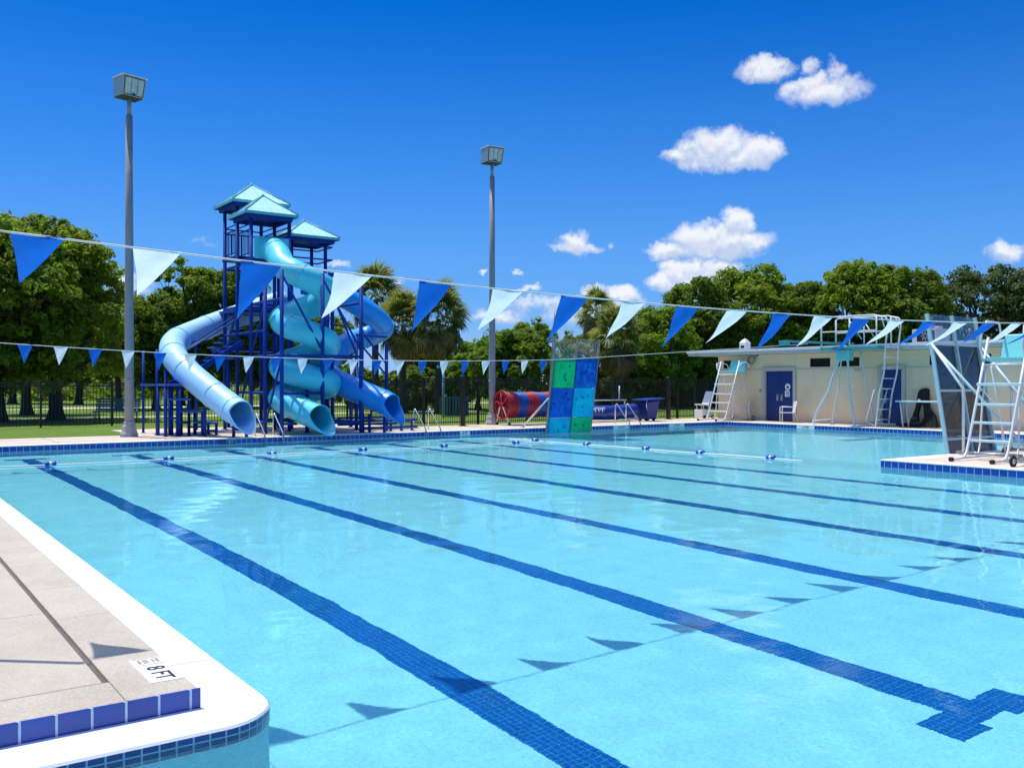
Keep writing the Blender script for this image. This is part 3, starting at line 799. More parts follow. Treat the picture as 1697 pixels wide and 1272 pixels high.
# standing-seam pyramid roofs
def roof(x0, x1, y0, y1, z, ap):
    cx, cy = (x0 + x1) / 2, (y0 + y1) / 2
    m = MB(); m.add([(x0, y0, z), (x1, y0, z), (x1, y1, z), (x0, y1, z), (cx, cy, ap)], [(0, 1, 4), (1, 2, 4), (2, 3, 4), (3, 0, 4), (3, 2, 1, 0)])
    for (ax, ay), (bx, by) in (((x0, y0), (x1, y0)), ((x1, y0), (x1, y1)), ((x1, y1), (x0, y1)), ((x0, y1), (x0, y0))):
        for k in range(1, 8):
            f = k / 8; p = Vector((ax + (bx - ax) * f, ay + (by - ay) * f, z + .006)); g = 1 - abs(2 * f - 1)
            q = p.lerp(Vector((cx, cy, ap + .006)), g) if g > .01 else p
            q = Vector((p.x + (cx - (ax + bx) / 2) * g, p.y + (cy - (ay + by) / 2) * g, z + (ap - z) * g + .004))
            m.beam(p, q, .016, .016)
    ro_ = m.build('roof', M['roof'], TW)
    m = MB()
    for a, b in (((x0, y0), (x1, y0)), ((x1, y0), (x1, y1)), ((x1, y1), (x0, y1)), ((x0, y1), (x0, y0))):
        m.beam((*a, z - .045), (*b, z - .045), .03, .09)
    for a in ((x0, y0), (x1, y0), (x1, y1), (x0, y1)): m.tube([(*a, z + .012), (cx, cy, ap + .015)], .022, 6)
    m.lathe([(.07, -.03), (.05, .03), (.0, .06)], (cx, cy, ap), 8)
    m.build('trim', M['roof_trim'], ro_)
    m = MB()
    for a, b in (((x0 + .16, y0 + .16), (x1 - .16, y0 + .16)), ((x1 - .16, y0 + .16), (x1 - .16, y1 - .16)), ((x1 - .16, y1 - .16), (x0 + .16, y1 - .16)), ((x0 + .16, y1 - .16), (x0 + .16, y0 + .16))):
        m.beam((*a, z - .15), (*b, z - .15), .07, .12)
    m.b2(x0 + .03, x1 - .03, y0 + .03, y1 - .03, z - .10, z - .07)
    m.build('frame', M['steel_blue'], ro_)
roof(10.22, 11.98, 28.86, 30.56, 7.22, 7.9); roof(10.22, 12.2, 30.06, 32.02, 7.78, 8.5); roof(12.15, 14.05, 30.12, 32.0, 6.83, 7.46)

# tube slides
def spline(pts, n):
    P = [Vector(p) for p in pts]; P = [P[0] * 2 - P[1]] + P + [P[-1] * 2 - P[-2]]
    o = []
    for i in range(1, len(P) - 2):
        for k in range(n):
            t_ = k / n; a, b, c, d = P[i - 1:i + 3]
            o.append(.5 * ((2 * b) + (c - a) * t_ + (2 * a - 5 * b + 4 * c - d) * t_ * t_ + (3 * b - a - 3 * c + d) * t_ ** 3))
    o.append(P[-2]); return o
def slide(pts, r, mat, lip, joints, sub=8, seam=True):
    P = spline(pts, sub); n = 28; m = len(P); th_ = .028
    V = []; fr = []
    for i in range(m):
        T = (P[min(i + 1, m - 1)] - P[max(i - 1, 0)]).normalized()
        up = (Vector((0, 0, 1)) - T * T.z).normalized(); sd = T.cross(up); fr.append((T, up, sd))
    for rr in (r, r - th_):
        for i in range(m):
            T, up, sd = fr[i]
            for k in range(n):
                a = 2 * PI * k / n; sn = math.sin(a)
                p = P[i] + up * sn * rr + sd * math.cos(a) * rr
                if i == m - 1: p = p + T * (lip * max(0, .25 - sn) ** 1.15)
                V.append(p)
    Fc = []
    for i in range(m - 1):
        for k in range(n):
            k2 = (k + 1) % n
            Fc.append((i * n + k, i * n + k2, (i + 1) * n + k2, (i + 1) * n + k))
            b = m * n; Fc.append((b + i * n + k2, b + i * n + k, b + (i + 1) * n + k, b + (i + 1) * n + k2))
    for k in range(n):
        k2 = (k + 1) % n; a = (m - 1) * n
        Fc.append((a + k, a + k2, a + m * n + k2, a + m * n + k)); Fc.append((k2, k, m * n + k, m * n + k2))
    mb = MB(); mb.add(V, Fc, True)
    tb = mb.build('slide_tube', mat, TW)
    for j in joints:
        i = min(m - 2, max(1, int(j * (m - 1)))); T, up, sd = fr[i]
        q = MB(); vs = []
        for rr, h in ((r - .002, -.034), (r + .016, -.030), (r + .018, -.003), (r + .006, 0), (r + .018, .003), (r + .016, .030), (r - .002, .034)):
            for k in range(n):
                a = 2 * PI * k / n; vs.append(P[i] + T * h + up * math.sin(a) * rr + sd * math.cos(a) * rr)
        q.add(vs, [(s_ * n + k, s_ * n + (k + 1) % n, (s_ + 1) * n + (k + 1) % n, (s_ + 1) * n + k) for s_ in range(6) for k in range(n)])
        q.build('joint_ring', mat, tb)
    return tb
slide([(13.0, 32.6, 4.75), (12.06, 32.55, 4.42), (10.85, 32.45, 3.97), (9.45, 31.6, 3.44), (8.5, 30.55, 3.03), (8.18, 29.45, 2.56), (8.34, 28.55, 2.04), (8.72, 27.5, 1.44), (9.02, 26.7, 1.02), (9.13, 26.2, .84)], .395, M['slide_sky'], .50, (.16, .30, .42, .55, .66, .80, .93))
hp = [(11.12, 29.2, 6.10), (11.10, 28.75, 6.0), (11.06, 28.2, 5.72)]
cv, cu_, hr = 11.72, 27.68, .70
for k in range(0, 25):
    a = PI + PI / 4 * k
    z = float(np.interp(k, [0, 2, 6, 10, 14, 18, 24], [5.36, 4.86, 4.02, 3.20, 2.50, 1.86, 1.20]))
    rr = hr * (1 + .003 * k)
    hp.append((cv + rr * math.cos(a), cu_ + rr * math.sin(a), z))
hp += [(11.02, 27.2, 1.08), (11.16, 26.6, .92), (11.30, 26.05, .77), (11.36, 25.75, .70)]
slide(hp, .395, M['slide_teal'], .52, (.05, .14, .26, .38, .5, .62, .74, .86, .955), 7)
slide([(12.9, 30.6, 5.2), (13.5, 30.25, 5.02), (14.25, 30.05, 4.72), (15.15, 29.85, 4.18), (15.72, 30.05, 3.74), (15.55, 30.65, 3.48), (14.85, 30.75, 3.26), (14.0, 30.1, 2.92), (13.2, 29.2, 2.45), (12.78, 28.4, 2.02), (12.95, 27.5, 1.68), (13.4, 26.75, 1.36), (13.72, 26.25, 1.14), (13.84, 25.95, 1.02)], .385, M['slide_royal'], .50, (.12, .3, .42, .55, .68, .80, .94))
# square entry flare on the middle slide
m = MB(); n = 24; vs = []
for k in range(n):
    a = 2 * PI * k / n; c_, s_ = math.cos(a), math.sin(a); q = max(abs(c_), abs(s_))
    vs.append((11.12 + .58 * c_ / q, 28.97, 6.08 + .36 * s_ / q)); 
for k in range(n):
    a = 2 * PI * k / n; vs.append((11.12 + .375 * math.cos(a), 28.92, 6.06 + .375 * math.sin(a) * .92))
m.add(vs, [(k, (k + 1) % n, n + (k + 1) % n, n + k) for k in range(n)]); m.build('entry_panel', M['slide_teal'], TW)
# slide cradles
for a, b in (((9.12, 26.75, ZB), (9.12, 26.75, .55)), ((9.5, 26.75, ZB), (9.5, 26.75, .5)), ((8.55, 27.6, ZB), (8.55, 27.6, 1.0)), ((13.5, 26.75, ZB), (13.5, 26.75, .75)), ((13.9, 26.5, ZB), (13.9, 26.5, .62)), ((8.0, 29.7, ZB), (8.0, 29.7, 2.2)), ((9.6, 31.9, ZB), (9.6, 31.9, 3.0))):
    bar(a, b, .05, 'post')
# stairs: broad stepped blocks at the left, then a flight up behind
for i, (v0, v1, z) in enumerate(((8.62, 9.12, .55), (8.20, 8.70, .90), (7.86, 8.30, 1.27), (7.52, 8.02, 1.70))):
    m = MB(); m.b2(v0, v1, 28.1, 29.0, z - .06, z); m.build('stair_tread', M['step_blue'], TW, bevel=.012)
    for v in (v0 + .05, v1 - .05):
        for u in (28.16, 28.94): post(v, u, z - .06, r=.045)
    m = MB(); m.tube([(v0, 28.16, z * .35 + .1), (v1, 28.16, z * .35 + .1)], .03, 6); m.build('beam', M['steel_blue'], TW)
m = MB(); m.b2(7.52, 8.5, 29.1, 30.9, 1.64, 1.70); m.build('platform', M['step_blue'], TW)
for v, u in ((7.6, 30.8), (8.4, 30.8), (7.6, 29.2)): post(v, u, 2.75 if v < 8 else 1.64, r=.04)
for k in range(8):
    f = k / 8; v = 8.62 + 1.9 * f; z = 1.86 + 1.25 * f
    m = MB(); m.b2(v - .12, v + .13, 29.9, 30.75, z - .05, z); m.build('stair_tread', M['step_blue'], TW)
for u in (29.88, 30.77):
    m = MB(); m.beam((8.45, u, 1.72), (10.5, u, 3.08), .05, .16); m.build('stringer', M['steel_blue'], TW)
    pts = [(8.5, u, 1.8), (8.5, u, 2.62), (8.62, u, 2.70), (10.5, u, 3.95)]
    MB().tube(pts, .026, 6).build('railing', M['steel_blue'], TW)
for k in range(7):
    u = 31.0 + .0 * k; f = k / 7; z = 3.0 + 1.25 * f
    m = MB(); m.b2(10.7 + 1.6 * f - .1, 10.7 + 1.6 * f + .13, 33.2, 34.0, z, z + .05); m.build('stair_tread', M['step_blue'], TW)
for y0, y1, x0, x1 in ((26.85, 27.0, 13.3, 15.3),):
    for z in (.30, .52): bar((x0, y0, z), (x1, y0, z), .035)
for v, z in ((13.5, .75), (14.35, .62), (14.9, .58), (15.3, .56), (14.5, .5)): post(v, 27.2, z, r=.045)
for z in (.32, .55): bar((13.4, 28.9, z), (15.6, 28.9, z), .035)

# ================================================================== flood lamp posts
LP = ['tall grey lamp post with square flood lamp standing left of the slide tower', 'tall grey lamp post with square flood lamp right of the slide tower, beside the reel']
def lamp_post(loc, rz, label):
    th = thing('lamp_post', label, 'lamp post', loc, 0, 'flood lamp posts on the far deck')
    v, u, z = loc
    MB().tube([(v, u, z + .25), (v, u, z + 2.0), (v, u, z + 6.0), (v, u, 9.6)], [.135, .13, .115, .098], 16).build('pole', M['pole'], th)
    MB().tube([(v, u, 9.6), (v, u, 10.12)], .062, 12).build('stub', M['pole'], th)
    m = MB(); m.lathe([(.26, 0), (.26, .08), (.215, .17), (.20, .30), (.165, .36), (.165, .44)], loc, 8, False); m.build('base', M['pole_base'], th, bevel=.01)
    MB().lathe([(.137, 0), (.142, .01), (.142, .07), (.136, .08)], (v, u, z + 1.62), 16).build('band', M['pole'], th)
    # lamp box: tilted wedge, lens faces the pool
    Mz = Matrix.Rotation(rz, 3, 'Z'); o = Vector((v, u, 10.12))
    f = lambda x, y, zz: o + Mz @ Vector((x, y, zz))
    hw, h = .36, .54
    vs = [f(-hw * .92, -.22, 0), f(hw * .92, -.22, 0), f(hw * .92, .30, 0), f(-hw * .92, .30, 0), f(-hw, -.34, h), f(hw, -.34, h), f(hw, .26, h), f(-hw, .26, h)]
    m = MB(); m.add(vs, [(0, 3, 2, 1), (4, 5, 6, 7), (0, 1, 5, 4), (1, 2, 6, 5), (2, 3, 7, 6), (3, 0, 4, 7)])
    hd = m.build('lamp_head', M['lamp_case'], th, bevel=.012)
    L4 = lambda a, b, g, e: f(*[(1 - e) * ((1 - g) * a[i] + g * b[i]) for i in range(3)])
    def face(gx, gz): 
        zz = .03 + gz * (h - .06); yy = -.22 - (.12) * zz / h - .006
        return f((-hw + .05 + gx * (2 * hw - .10)) * (.92 + .08 * zz / h), yy, zz)
    m = MB(); m.ext([face(0, 0), face(1, 0), face(1, 1), face(0, 1)], Mz @ Vector((0, .004, 0))); m.build('lens', M['lens'], hd)
    m = MB()
    for a_, b_ in (((0, 0), (1, 0)), ((1, 0), (1, 1)), ((1, 1), (0, 1)), ((0, 1), (0, 0)), ((.34, 0), (.34, 1)), ((.67, 0), (.67, 1))): m.beam(face(*a_), face(*b_), .016 if a_[0] in (0, 1) else .006, .022)
    m.build('lens_frame', M['louvre'], hd)
    m = MB(); m.add([f(-hw * .9, -.21, -.012), f(hw * .9, -.21, -.012), f(hw * .9, .29, -.012), f(-hw * .9, .29, -.012), f(-hw * .85, -.19, .0), f(hw * .85, -.19, .0), f(hw * .85, .27, .0), f(-hw * .85, .27, .0)], [(0, 3, 2, 1), (0, 1, 5, 4), (1, 2, 6, 5), (2, 3, 7, 6), (3, 0, 4, 7)]); m.build('base_plate', M['lamp_under'], hd)
    m = MB(); m.ext([f(-hw - .02, -.37, h + .002), f(hw + .02, -.37, h + .002), f(hw + .02, .28, h + .002), f(-hw - .02, .28, h + .002)], (0, 0, .03)); m.build('lid', M['white'], hd)
    m = MB(); m.box(f(0, -.26, .05), (.07, .05, .06), rz); m.build('latch', M['lamp_under'], hd)
lamp_post((6.72, 28.85, Z0), R(16), LP[0]); lamp_post((20.0, 29.35, Z0), R(-6), LP[1])

# ================================================================== climbing walls over the pool edge
def climbing_wall(loc, flip, w, label, tinted):
    th = thing('climbing_wall', label, 'climbing wall', loc)
    x0, y0, _ = loc; s = 1 if flip else -1            # s: direction the top leans, along u
    def at(x, z, off=0): 
        return (x0 + x, y0 + s * ((z + .3) * .155 + off) , z)
    zb, zt, zc = -.52, 2.60, 3.28
    cols, rows = 2, 3
    mats = [['p_cyan', 'p_emerald'], ['p_blue', 'p_cyan'], ['p_green', 'p_blue']]
    for r_ in range(rows):
        for c_ in range(cols):
            a, b = w * c_ / cols + .006, w * (c_ + 1) / cols - .006
            z0, z1 = zb + (zt - zb) * r_ / rows + .006, zb + (zt - zb) * (r_ + 1) / rows - .006
            m = MB(); m.ext([at(a, z0), at(b, z0), at(b, z1), at(a, z1)], (0, s * -.012, 0))
            if not tinted:
                rr = random.Random(r_ * 5 + c_)
                for k in range(5):
                    p = Vector(at(rr.uniform(a + .15, b - .15), rr.uniform(z0 + .15, z1 - .15), .0)); m.lathe([(.045, -.005), (.04, .015), (.02, .03), (.0, .032)], p, 8, True, 0, (0, s, -.15))
            m.build('panel', M['tinted'] if tinted else M[mats[r_][c_]], th)
    for c_ in range(cols):
        a, b = w * c_ / cols + .008, w * (c_ + 1) / cols - .008
        m = MB(); m.ext([at(a, zt + .01), at(b, zt + .01), at(b, zc), at(a, zc)], (0, s * -.01, 0)); m.build('clear_panel', M['clear'], th)
    fm = M['palemint'] if tinted else M['greymetal']
    for x in (0, w / 2, w):
        m = MB(); m.beam(at(x, zb, -.05), at(x, zc, -.05), .055, .075); m.build('upright', fm, th)
    for z in ((zt, 1.55, .47) if tinted else (zt,)):
        m = MB(); m.beam(at(0, z, -.045), at(w, z, -.045), .04, .05); m.build('rail', fm, th)
    g = Z0
    for x in (-.02, w + .02):
        if tinted:
            MB().tube([(x0 + x, y0 - s * .35, g), (x0 + x, y0 - s * .35, 1.6), at(x, zt, -.07)], .032, 8).build('prop', M['whitepipe'], th)
            MB().tube([at(x, zt - .05, -.09), (x0 + x + .55 * (1 if x < 1 else -.2), y0 - s * 1.55, g + .05)], .034, 8).build('brace', M['palemint'], th)
            MB().tube([(x0 + x, y0 - s * .2, g + .06), (x0 + x, y0 - s * 1.6, g + .06)], .035, 8).build('foot', M['greymetal'], th)
        else:
            MB().tube([at(x, 1.2, -.07), (x0 + x - .15, y0 - s * 1.2, g)], .034, 8).build('brace', M['whitepipe'], th)
            MB().lathe([(.09, 0), (.09, .02), (.04, .03)], (x0 + x - .15, y0 - s * 1.2, g), 10).build('foot', M['greymetal'], th)
    if not tinted:
        MB().tube([at(.04, 1.0, -.12), (x0 + .04, y0 + s * .42, 4.3)], .022, 6).build('mast', M['greymetal'], th)
    else:
        m = MB()
        for k, (dx, dz) in enumerate(((.45, 1.95), (1.4, 1.75), (.8, .9), (1.6, 1.2), (1.25, .45), (.5, .55), (1.7, 2.3))):
            p = Vector(at(dx, dz, .0)); m.lathe([(.085, .0), (.07, .035), (.03, .06), (0, .062)], p, 8, True, 0, (0, s, -.15))
        m.build('climbing_hold', M['tread'], th)
climbing_wall((19.82, 25.72, 0), False, 2.0, 'poolside climbing wall of blue and green mottled panels on the far edge', False)
climbing_wall((19.78, 11.12, 0), True, 2.05, 'dark tinted climbing wall seen from behind on the right hand deck', True)

# ================================================================== reels
th = thing('lane_line_reel', 'storage reel wound with red and blue lane lines beside the lamp post', 'reel', (21.6, 28.7, Z0))
zc = .90; u = 28.7; x = 20.02
def disc(m, x0, x1, r_, n=28, j=0): m.lathe([(.08, 0), (r_ - .015, 0), (r_, .012), (r_, x1 - x0 - .012), (r_ - .015, x1 - x0), (.08, x1 - x0)], (x0, u, zc), n, True, 0, (1, 0, 0))
rr = random.Random(2)
seq = [('reel_red', .42), ('reel_blue', .48), ('reel_red', .50), ('reel_blue', .42), ('reel_red', .36), ('reel_blue', .56), ('reel_red', .3), ('reel_blue', .4)]
x += .03
for col, wd in seq:
    m = MB(); k = max(3, int(wd / .075)); stp = wd / k
    for i in range(k): disc(m, x + i * stp + .004, x + (i + 1) * stp - .004, .50 + rr.uniform(-.018, .018), 26)
    m.build('lane_line_coil', M[col], th); x += wd
for xe in (20.0, x + .03):
    m = MB(); m.tube([(xe, u + .53 * math.cos(a), zc + .53 * math.sin(a)) for a in [2 * PI * k / 28 for k in range(28)]], .035, 8, closed=True)
    m.build('end_ring', M['reel_red'], th)
    m = MB()
    for k in range(3): a = PI * k / 3 + .4; m.tube([(xe, u - .5 * math.cos(a), zc - .5 * math.sin(a)), (xe, u + .5 * math.cos(a), zc + .5 * math.sin(a))], .03, 6)
    m.lathe([(.10, -.05), (.10, .05)], (xe, u, zc), 12, True, 0, (1, 0, 0))
    m.build('spokes', M['reel_red'], th)
for xe in (20.35, x - .3):
    for s_ in (-1, 1):
        m = MB(); m.tube([(xe - .36, u, zc), (xe - .36, u + s_ * .12, zc - .1), (xe - .30, u + s_ * .42, Z0 + .07)], .03, 8); m.build('leg', M['whitepipe'], th)
        MB().lathe([(.02, -.03), (.065, -.025), (.07, 0), (.065, .025), (.02, .03)], (xe - .30, u + s_ * .42, Z0 + .07), 12, True, 0, (1, 0, 0)).build('wheel', M['rubber'], th)
m = MB(); m.tube([(20.0, u, zc), (x, u, zc)], .05, 8); m.build('axle', M['greymetal'], th)

th = thing('covered_reel', 'long storage reel under a dark blue cover with white worn print', 'reel', (25.2, 28.75, Z0))
u = 28.75; zc = .56; x0, x1 = 23.3, 26.75
m = MB(); n = 22; st_ = 30; vs = []
for i in range(st_ + 1):
    f = i / st_; xx = x0 + (x1 - x0) * f
    for k in range(n):
        a = 2 * PI * k / n
        r_ = .27 + .012 * math.sin(f * 37 + 3 * math.sin(a * 2)) + .018 * math.sin(5 * f + a)
        zz = r_ * math.sin(a) * (1.0 if math.sin(a) > 0 else 1.18)
        vs.append((xx, u + r_ * 1.15 * math.cos(a), zc + .05 + zz - .05 * math.sin(PI * f)))
m.add(vs, [(i * n + k, i * n + (k + 1) % n, (i + 1) * n + (k + 1) % n, (i + 1) * n + k) for i in range(st_) for k in range(n)], True)
m.add([vs[k] for k in range(n)], [tuple(reversed(range(n)))]); m.add([vs[st_ * n + k] for k in range(n)], [tuple(range(n))])
m.build('cover', M['tarp'], th)
m = MB()   # worn white print with ragged lower edge
for k, (a, b) in enumerate(((24.02, .06), (24.12, .17), (24.22, .10), (24.32, .20), (24.42, .05), (24.50, .19), (24.60, .12), (24.70, .2), (24.80, .08))):
    m.ext([(a, u - .322, zc + .20), (a + .11, u - .322, zc + .20), (a + .09, u - .342, zc + .19 - b * .6), (a + .05, u - .348, zc + .19 - b), (a + .01, u - .342, zc + .19 - b * .5)], (0, -.004, 0))
m.build('print', M['sign_white'], th)
for xe in (x0 + .1, x1 - .1):
    m = MB(); m.tube([(xe, u - .4, Z0 + .06), (xe, u, zc - .28), (xe, u + .4, Z0 + .06)], .03, 8); m.build('leg', M['whitepipe'], th)
    MB().tube([(xe, u + .42, Z0 + .05), (xe, u + .42, 1.02)], .022, 6).build('handle_post', M['whitepipe'], th)
MB().tube([(x0, u + .42, 1.02), (x1, u + .42, 1.02)], .024, 6).build('handle_bar', M['whitepipe'], th)
m = MB(); m.tube([(x0 + .3, u - .42, Z0 + .1), (x1 - .6, u - .42, Z0 + .05), (x1 - .2, u - .40, Z0 + .16)], .025, 6); m.build('base_rail', M['whitepipe'], th)
for xe in (24.9, 26.35): 
    MB().tube([(xe, u + .44, 1.02), (xe + .02, u + .44, 1.62)], .028, 6).build('handle_post', M['whitepipe'], th)

th = thing('wheeled_cart', 'dark blue wheeled cart with tilted lid at end of the covered reel', 'cart', (27.35, 28.5, Z0))
m = MB(); m.add([(27.08, 28.25, .24), (27.62, 28.25, .24), (27.62, 28.85, .24), (27.08, 28.85, .24), (27.02, 28.15, .95), (27.70, 28.15, 1.02), (27.70, 28.92, 1.02), (27.02, 28.92, .95)], [(0, 3, 2, 1), (0, 1, 5, 4), (1, 2, 6, 5), (2, 3, 7, 6), (3, 0, 4, 7), (4, 5, 6, 7)]); m.build('body', M['bin'], th, bevel=.03)
m = MB(); m.ext([(26.82, 28.1, 1.00), (27.95, 28.1, 1.07), (27.95, 28.95, 1.07), (26.82, 28.95, 1.00)], (0, 0, .05)); m.build('lid', M['tarp'], th, bevel=.015)
for xx in (27.15, 27.58):
    MB().lathe([(.03, -.03), (.085, -.025), (.09, 0), (.085, .025), (.03, .03)], (xx, 28.4, Z0 + .09), 12, True, 0, (1, 0, 0)).build('wheel', M['rubber'], th)
for xx in (27.15, 27.58):
    MB().lathe([(.03, -.03), (.085, -.025), (.09, 0), (.085, .025), (.03, .03)], (xx, 28.75, Z0 + .09), 12, True, 0, (1, 0, 0)).build('wheel', M['rubber'], th)
MB().tube([(27.02, 28.2, .6), (26.92, 28.15, .85), (26.95, 28.15, 1.0), (27.1, 28.15, 1.05)], .02, 6).build('handle', M['steel'], th)
# ================================================================== bath house along the right hand edge
BV = 31.5; U0, U1 = 4.0, 28.35; WT = 2.94
BH = thing('pool_house', 'long cream block pool house with flat pale roof and dark blue doors', 'building', (BV, 18, Z0))
doors = [(24.28, 25.76), (19.45, 20.32)]
wins = [(27.2, 28.05), (22.55, 23.5), (21.25, 22.22), (18.05, 18.42), (16.2, 16.5), (15.55, 15.9), (13.2, 14.0)]
WZ0, WZ1 = 2.38, 2.73; DZ = 2.28
m = MB()
us = sorted(set([U0, U1] + [x for d in doors for x in d] + [x for w in wins for x in w]))
for a, b in zip(us[:-1], us[1:]):
    mid = (a + b) / 2
    if any(d[0] < mid < d[1] for d in doors): m.b2(BV, BV + .2, a, b, DZ, WT)
    elif any(w[0] < mid < w[1] for w in wins): m.b2(BV, BV + .2, a, b, Z0 - .1, WZ0); m.b2(BV, BV + .2, a, b, WZ1, WT)
    else: m.b2(BV, BV + .2, a, b, Z0 - .1, WT)
m.b2(BV + .2, BV + 9, U1 - .2, U1, Z0 - .1, WT); m.b2(BV + .2, BV + 9, U0, U0 + .2, Z0 - .1, WT); m.b2(BV + 8.8, BV + 9, U0 + .2, U1 - .2, Z0 - .1, WT)
m.b2(BV + .2, BV + .5, U0 + .2, U1 - .2, Z0 - .1, .02)
m.build('wall', M['stucco'], BH)
m = MB(); m.b2(BV - .62, BV + 9.4, U0 - .6, U1 + 1.25, WT + .012, WT + .20); rf = m.build('roof', M['fascia'], BH, bevel=.012)
m = MB(); m.b2(BV - .66, BV - .622, U0 - .6, U1 + 1.25, WT + .13, WT + .235); m.b2(BV - .66, BV + 9.4, U1 + 1.252, U1 + 1.29, WT + .13, WT + .235); m.build('gutter', M['white'], rf)
m = MB(); m.b2(BV - .016, BV - .001, U0, U1, 2.30, 2.318); m.build('wall_line', M['frame'], BH)
for i, (a, b) in enumerate(doors):
    dr = None; wd = (b - a)
    m = MB(); leaves = [(a + .045, (a + b) / 2 - .004), ((a + b) / 2 + .004, b - .045)] if i == 0 else [(a + .045, b - .045)]
    for x0, x1 in leaves:
        m = MB(); m.b2(BV + .05, BV + .095, x0, x1, Z0 + .03, DZ - .05); d = m.build('door', M['door'], BH, bevel=.004)
        k = MB(); k.b2(BV + .043, BV + .050, x0 + .05, x1 - .05, Z0 + .07, Z0 + .30); k.build('kick_plate', M['kick'], d)
        hx = x0 + .10 if (i == 0 and x0 > (a + b) / 2) else (x1 - .10)
        k = MB(); k.b2(BV + .03, BV + .05, hx - .05, hx + .05, 1.0, 1.28); k.tube([(BV + .03, hx, 1.03), (BV - .02, hx, 1.05), (BV - .02, hx, 1.25), (BV + .03, hx, 1.27)], .014, 6); k.build('handle', M['steel'], d)
    m = MB(); m.b2(BV - .025, BV + .12, a, a + .044, Z0, DZ); m.b2(BV - .025, BV + .12, b - .044, b, Z0, DZ); m.b2(BV - .025, BV + .12, a + .044, b - .044, DZ - .044, DZ); m.build('door_frame', M['frame'], BH)
    m = MB(); m.b2(BV - .06, BV - .003, a - .12, a, Z0, DZ + .11); m.b2(BV - .06, BV - .003, b, b + .12, Z0, DZ + .11); m.b2(BV - .06, BV - .003, a, b, DZ, DZ + .11); m.build('door_surround', M['frame'], BH)
for a, b in wins:
    m = MB(); m.b2(BV + .12, BV + .14, a, b, WZ0, WZ1); w_ = m.build('window', M['dark'], BH)
    m = MB()
    for k in range(4): z = WZ0 + .045 + k * .085; m.ext([(BV + .05, a + .02, z), (BV + .10, a + .02, z + .05), (BV + .105, a + .02, z + .045), (BV + .055, a + .02, z - .005)], (0, b - a - .04, 0))
    m.build('louvre', M['louvre'], w_)
    m = MB(); m.b2(BV + .03, BV + .11, a, a + .018, WZ0, WZ1); m.b2(BV + .03, BV + .11, b - .018, b, WZ0, WZ1); m.build('frame', M['louvre'], w_)
# things fixed to the wall move with it
m = MB()
for k in range(3): m.tube([(BV - .05 - .02 * k, 26.42 + (.16 + .012 * k) * math.cos(a), 2.72 + (.15 + .01 * k) * math.sin(a)) for a in [2 * PI * j / 20 for j in range(20)]], .016, 6, closed=True)
m.tube([(BV - .05, 26.28, 2.80), (BV - .09, 26.16, 2.88), (BV - .02, 26.12, 2.92)], .03, 6)
tag(m.build('coiled_hose', M['greymetal'], None, (BV - .05, 26.4, 2.72)), 'round grey hose coil hung high under the pool house eave', 'hose')
def plate(name, u, z, w, h, mat, label, cat, rnd=False, v=BV):
    m = MB()
    if rnd: m.lathe([(0.001, -.004), (w, -.004), (w, .0)], (v - .006, u, z), 24, False, 0, (1, 0, 0))
    else: m.b2(v - .012, v - .002, u - w, u + w, z - h, z + h)
    return tag(m.build(name, mat, None, (v, u, z)), label, cat)
o = plate('door_sign', 24.62, 1.58, .135, .135, M['sign_white'], 'round white sign with dark emblem on the double blue door', 'sign', True, BV + .048)
m = MB()
m.ext([(-.014, -.06, -.05), (-.014, .0, -.07), (-.014, .07, .0), (-.014, .03, .06), (-.014, .0, .02), (-.014, -.05, .05)], (-.003, 0, 0)); m.build('emblem', M['ink'], o, local=True)
o = plate('door_sign', 24.64, 1.30, .115, .125, M['sign_white'], 'square white sign with blue print below the round sign on the double door', 'sign', False, BV + .048)
m = MB(); 
for z in (.07, .02, -.03, -.08): m.b2(-.016, -.012, -.08, .07 if z > -.05 else .02, z - .012, z + .012)
m.build('print', M['reel_blue'], o, local=True)
plate('wall_plate', 21.32, 2.24, .14, .045, M['frame'], 'small cream wall plate below the second window pair', 'wall plate')
plate('wall_switch', 26.0, 1.42, .045, .06, M['greymetal'], 'small grey wall switch left of the double blue door', 'switch')
# roof top
th = thing('roof_vent', 'small white roof vent near left end of the pool house roof', 'vent', (32.4, 27.6, WT + .2))
x, y, z = 32.4, 27.6, WT + .2
m = MB(); m.b2(x - .17, x + .17, y - .17, y + .17, z, z + .34); m.build('casing', M['white'], th)
m = MB(); m.lathe([(.24, .34), (.25, .38), (.12, .52), (.0, .58)], (x, y, z), 4, False); m.build('cap', M['white'], th)
m = MB(); m.b2(x - .176, x - .171, y - .11, y + .11, z + .12, z + .26); m.build('grille', M['dark'], th)
th = thing('air_conditioner', 'grey boxy air conditioner on the pool house roof with a dark fan opening', 'air conditioner', (32.6, 19.0, WT + .2))
x, y, z = 32.6, 19.0, WT + .2
m = MB(); m.b2(x - .45, x + .45, y - .48, y + .48, z + .06, z + .58); m.build('casing', M['rust'], th, bevel=.02)
m = MB(); m.b2(x - .462, x - .452, y - .40, y + .28, z + .12, z + .52); gr = m.build('grille', M['dark'], th)
m = MB()
for k in range(4): a = PI * k / 4; m.beam((x - .47, y - .06 - .18 * math.cos(a), z + .32 - .18 * math.sin(a)), (x - .47, y - .06 + .18 * math.cos(a), z + .32 + .18 * math.sin(a)), .012, .05)
m.build('fan', M['greymetal'], gr)
m = MB(); m.b2(x - .2, x + .2, y - .1, y + .22, z + .58, z + .72); m.lathe([(.14, .58), (.14, .66), (.1, .68)], (x + .05, y - .28, z), 14); m.build('cowl', M['rust'], th, bevel=.01)
m = MB(); 
for s_ in (-.38, .38): m.b2(x - .45, x + .45, y + s_ - .04, y + s_ + .04, z, z + .06)
m.build('skid', M['greymetal'], th)

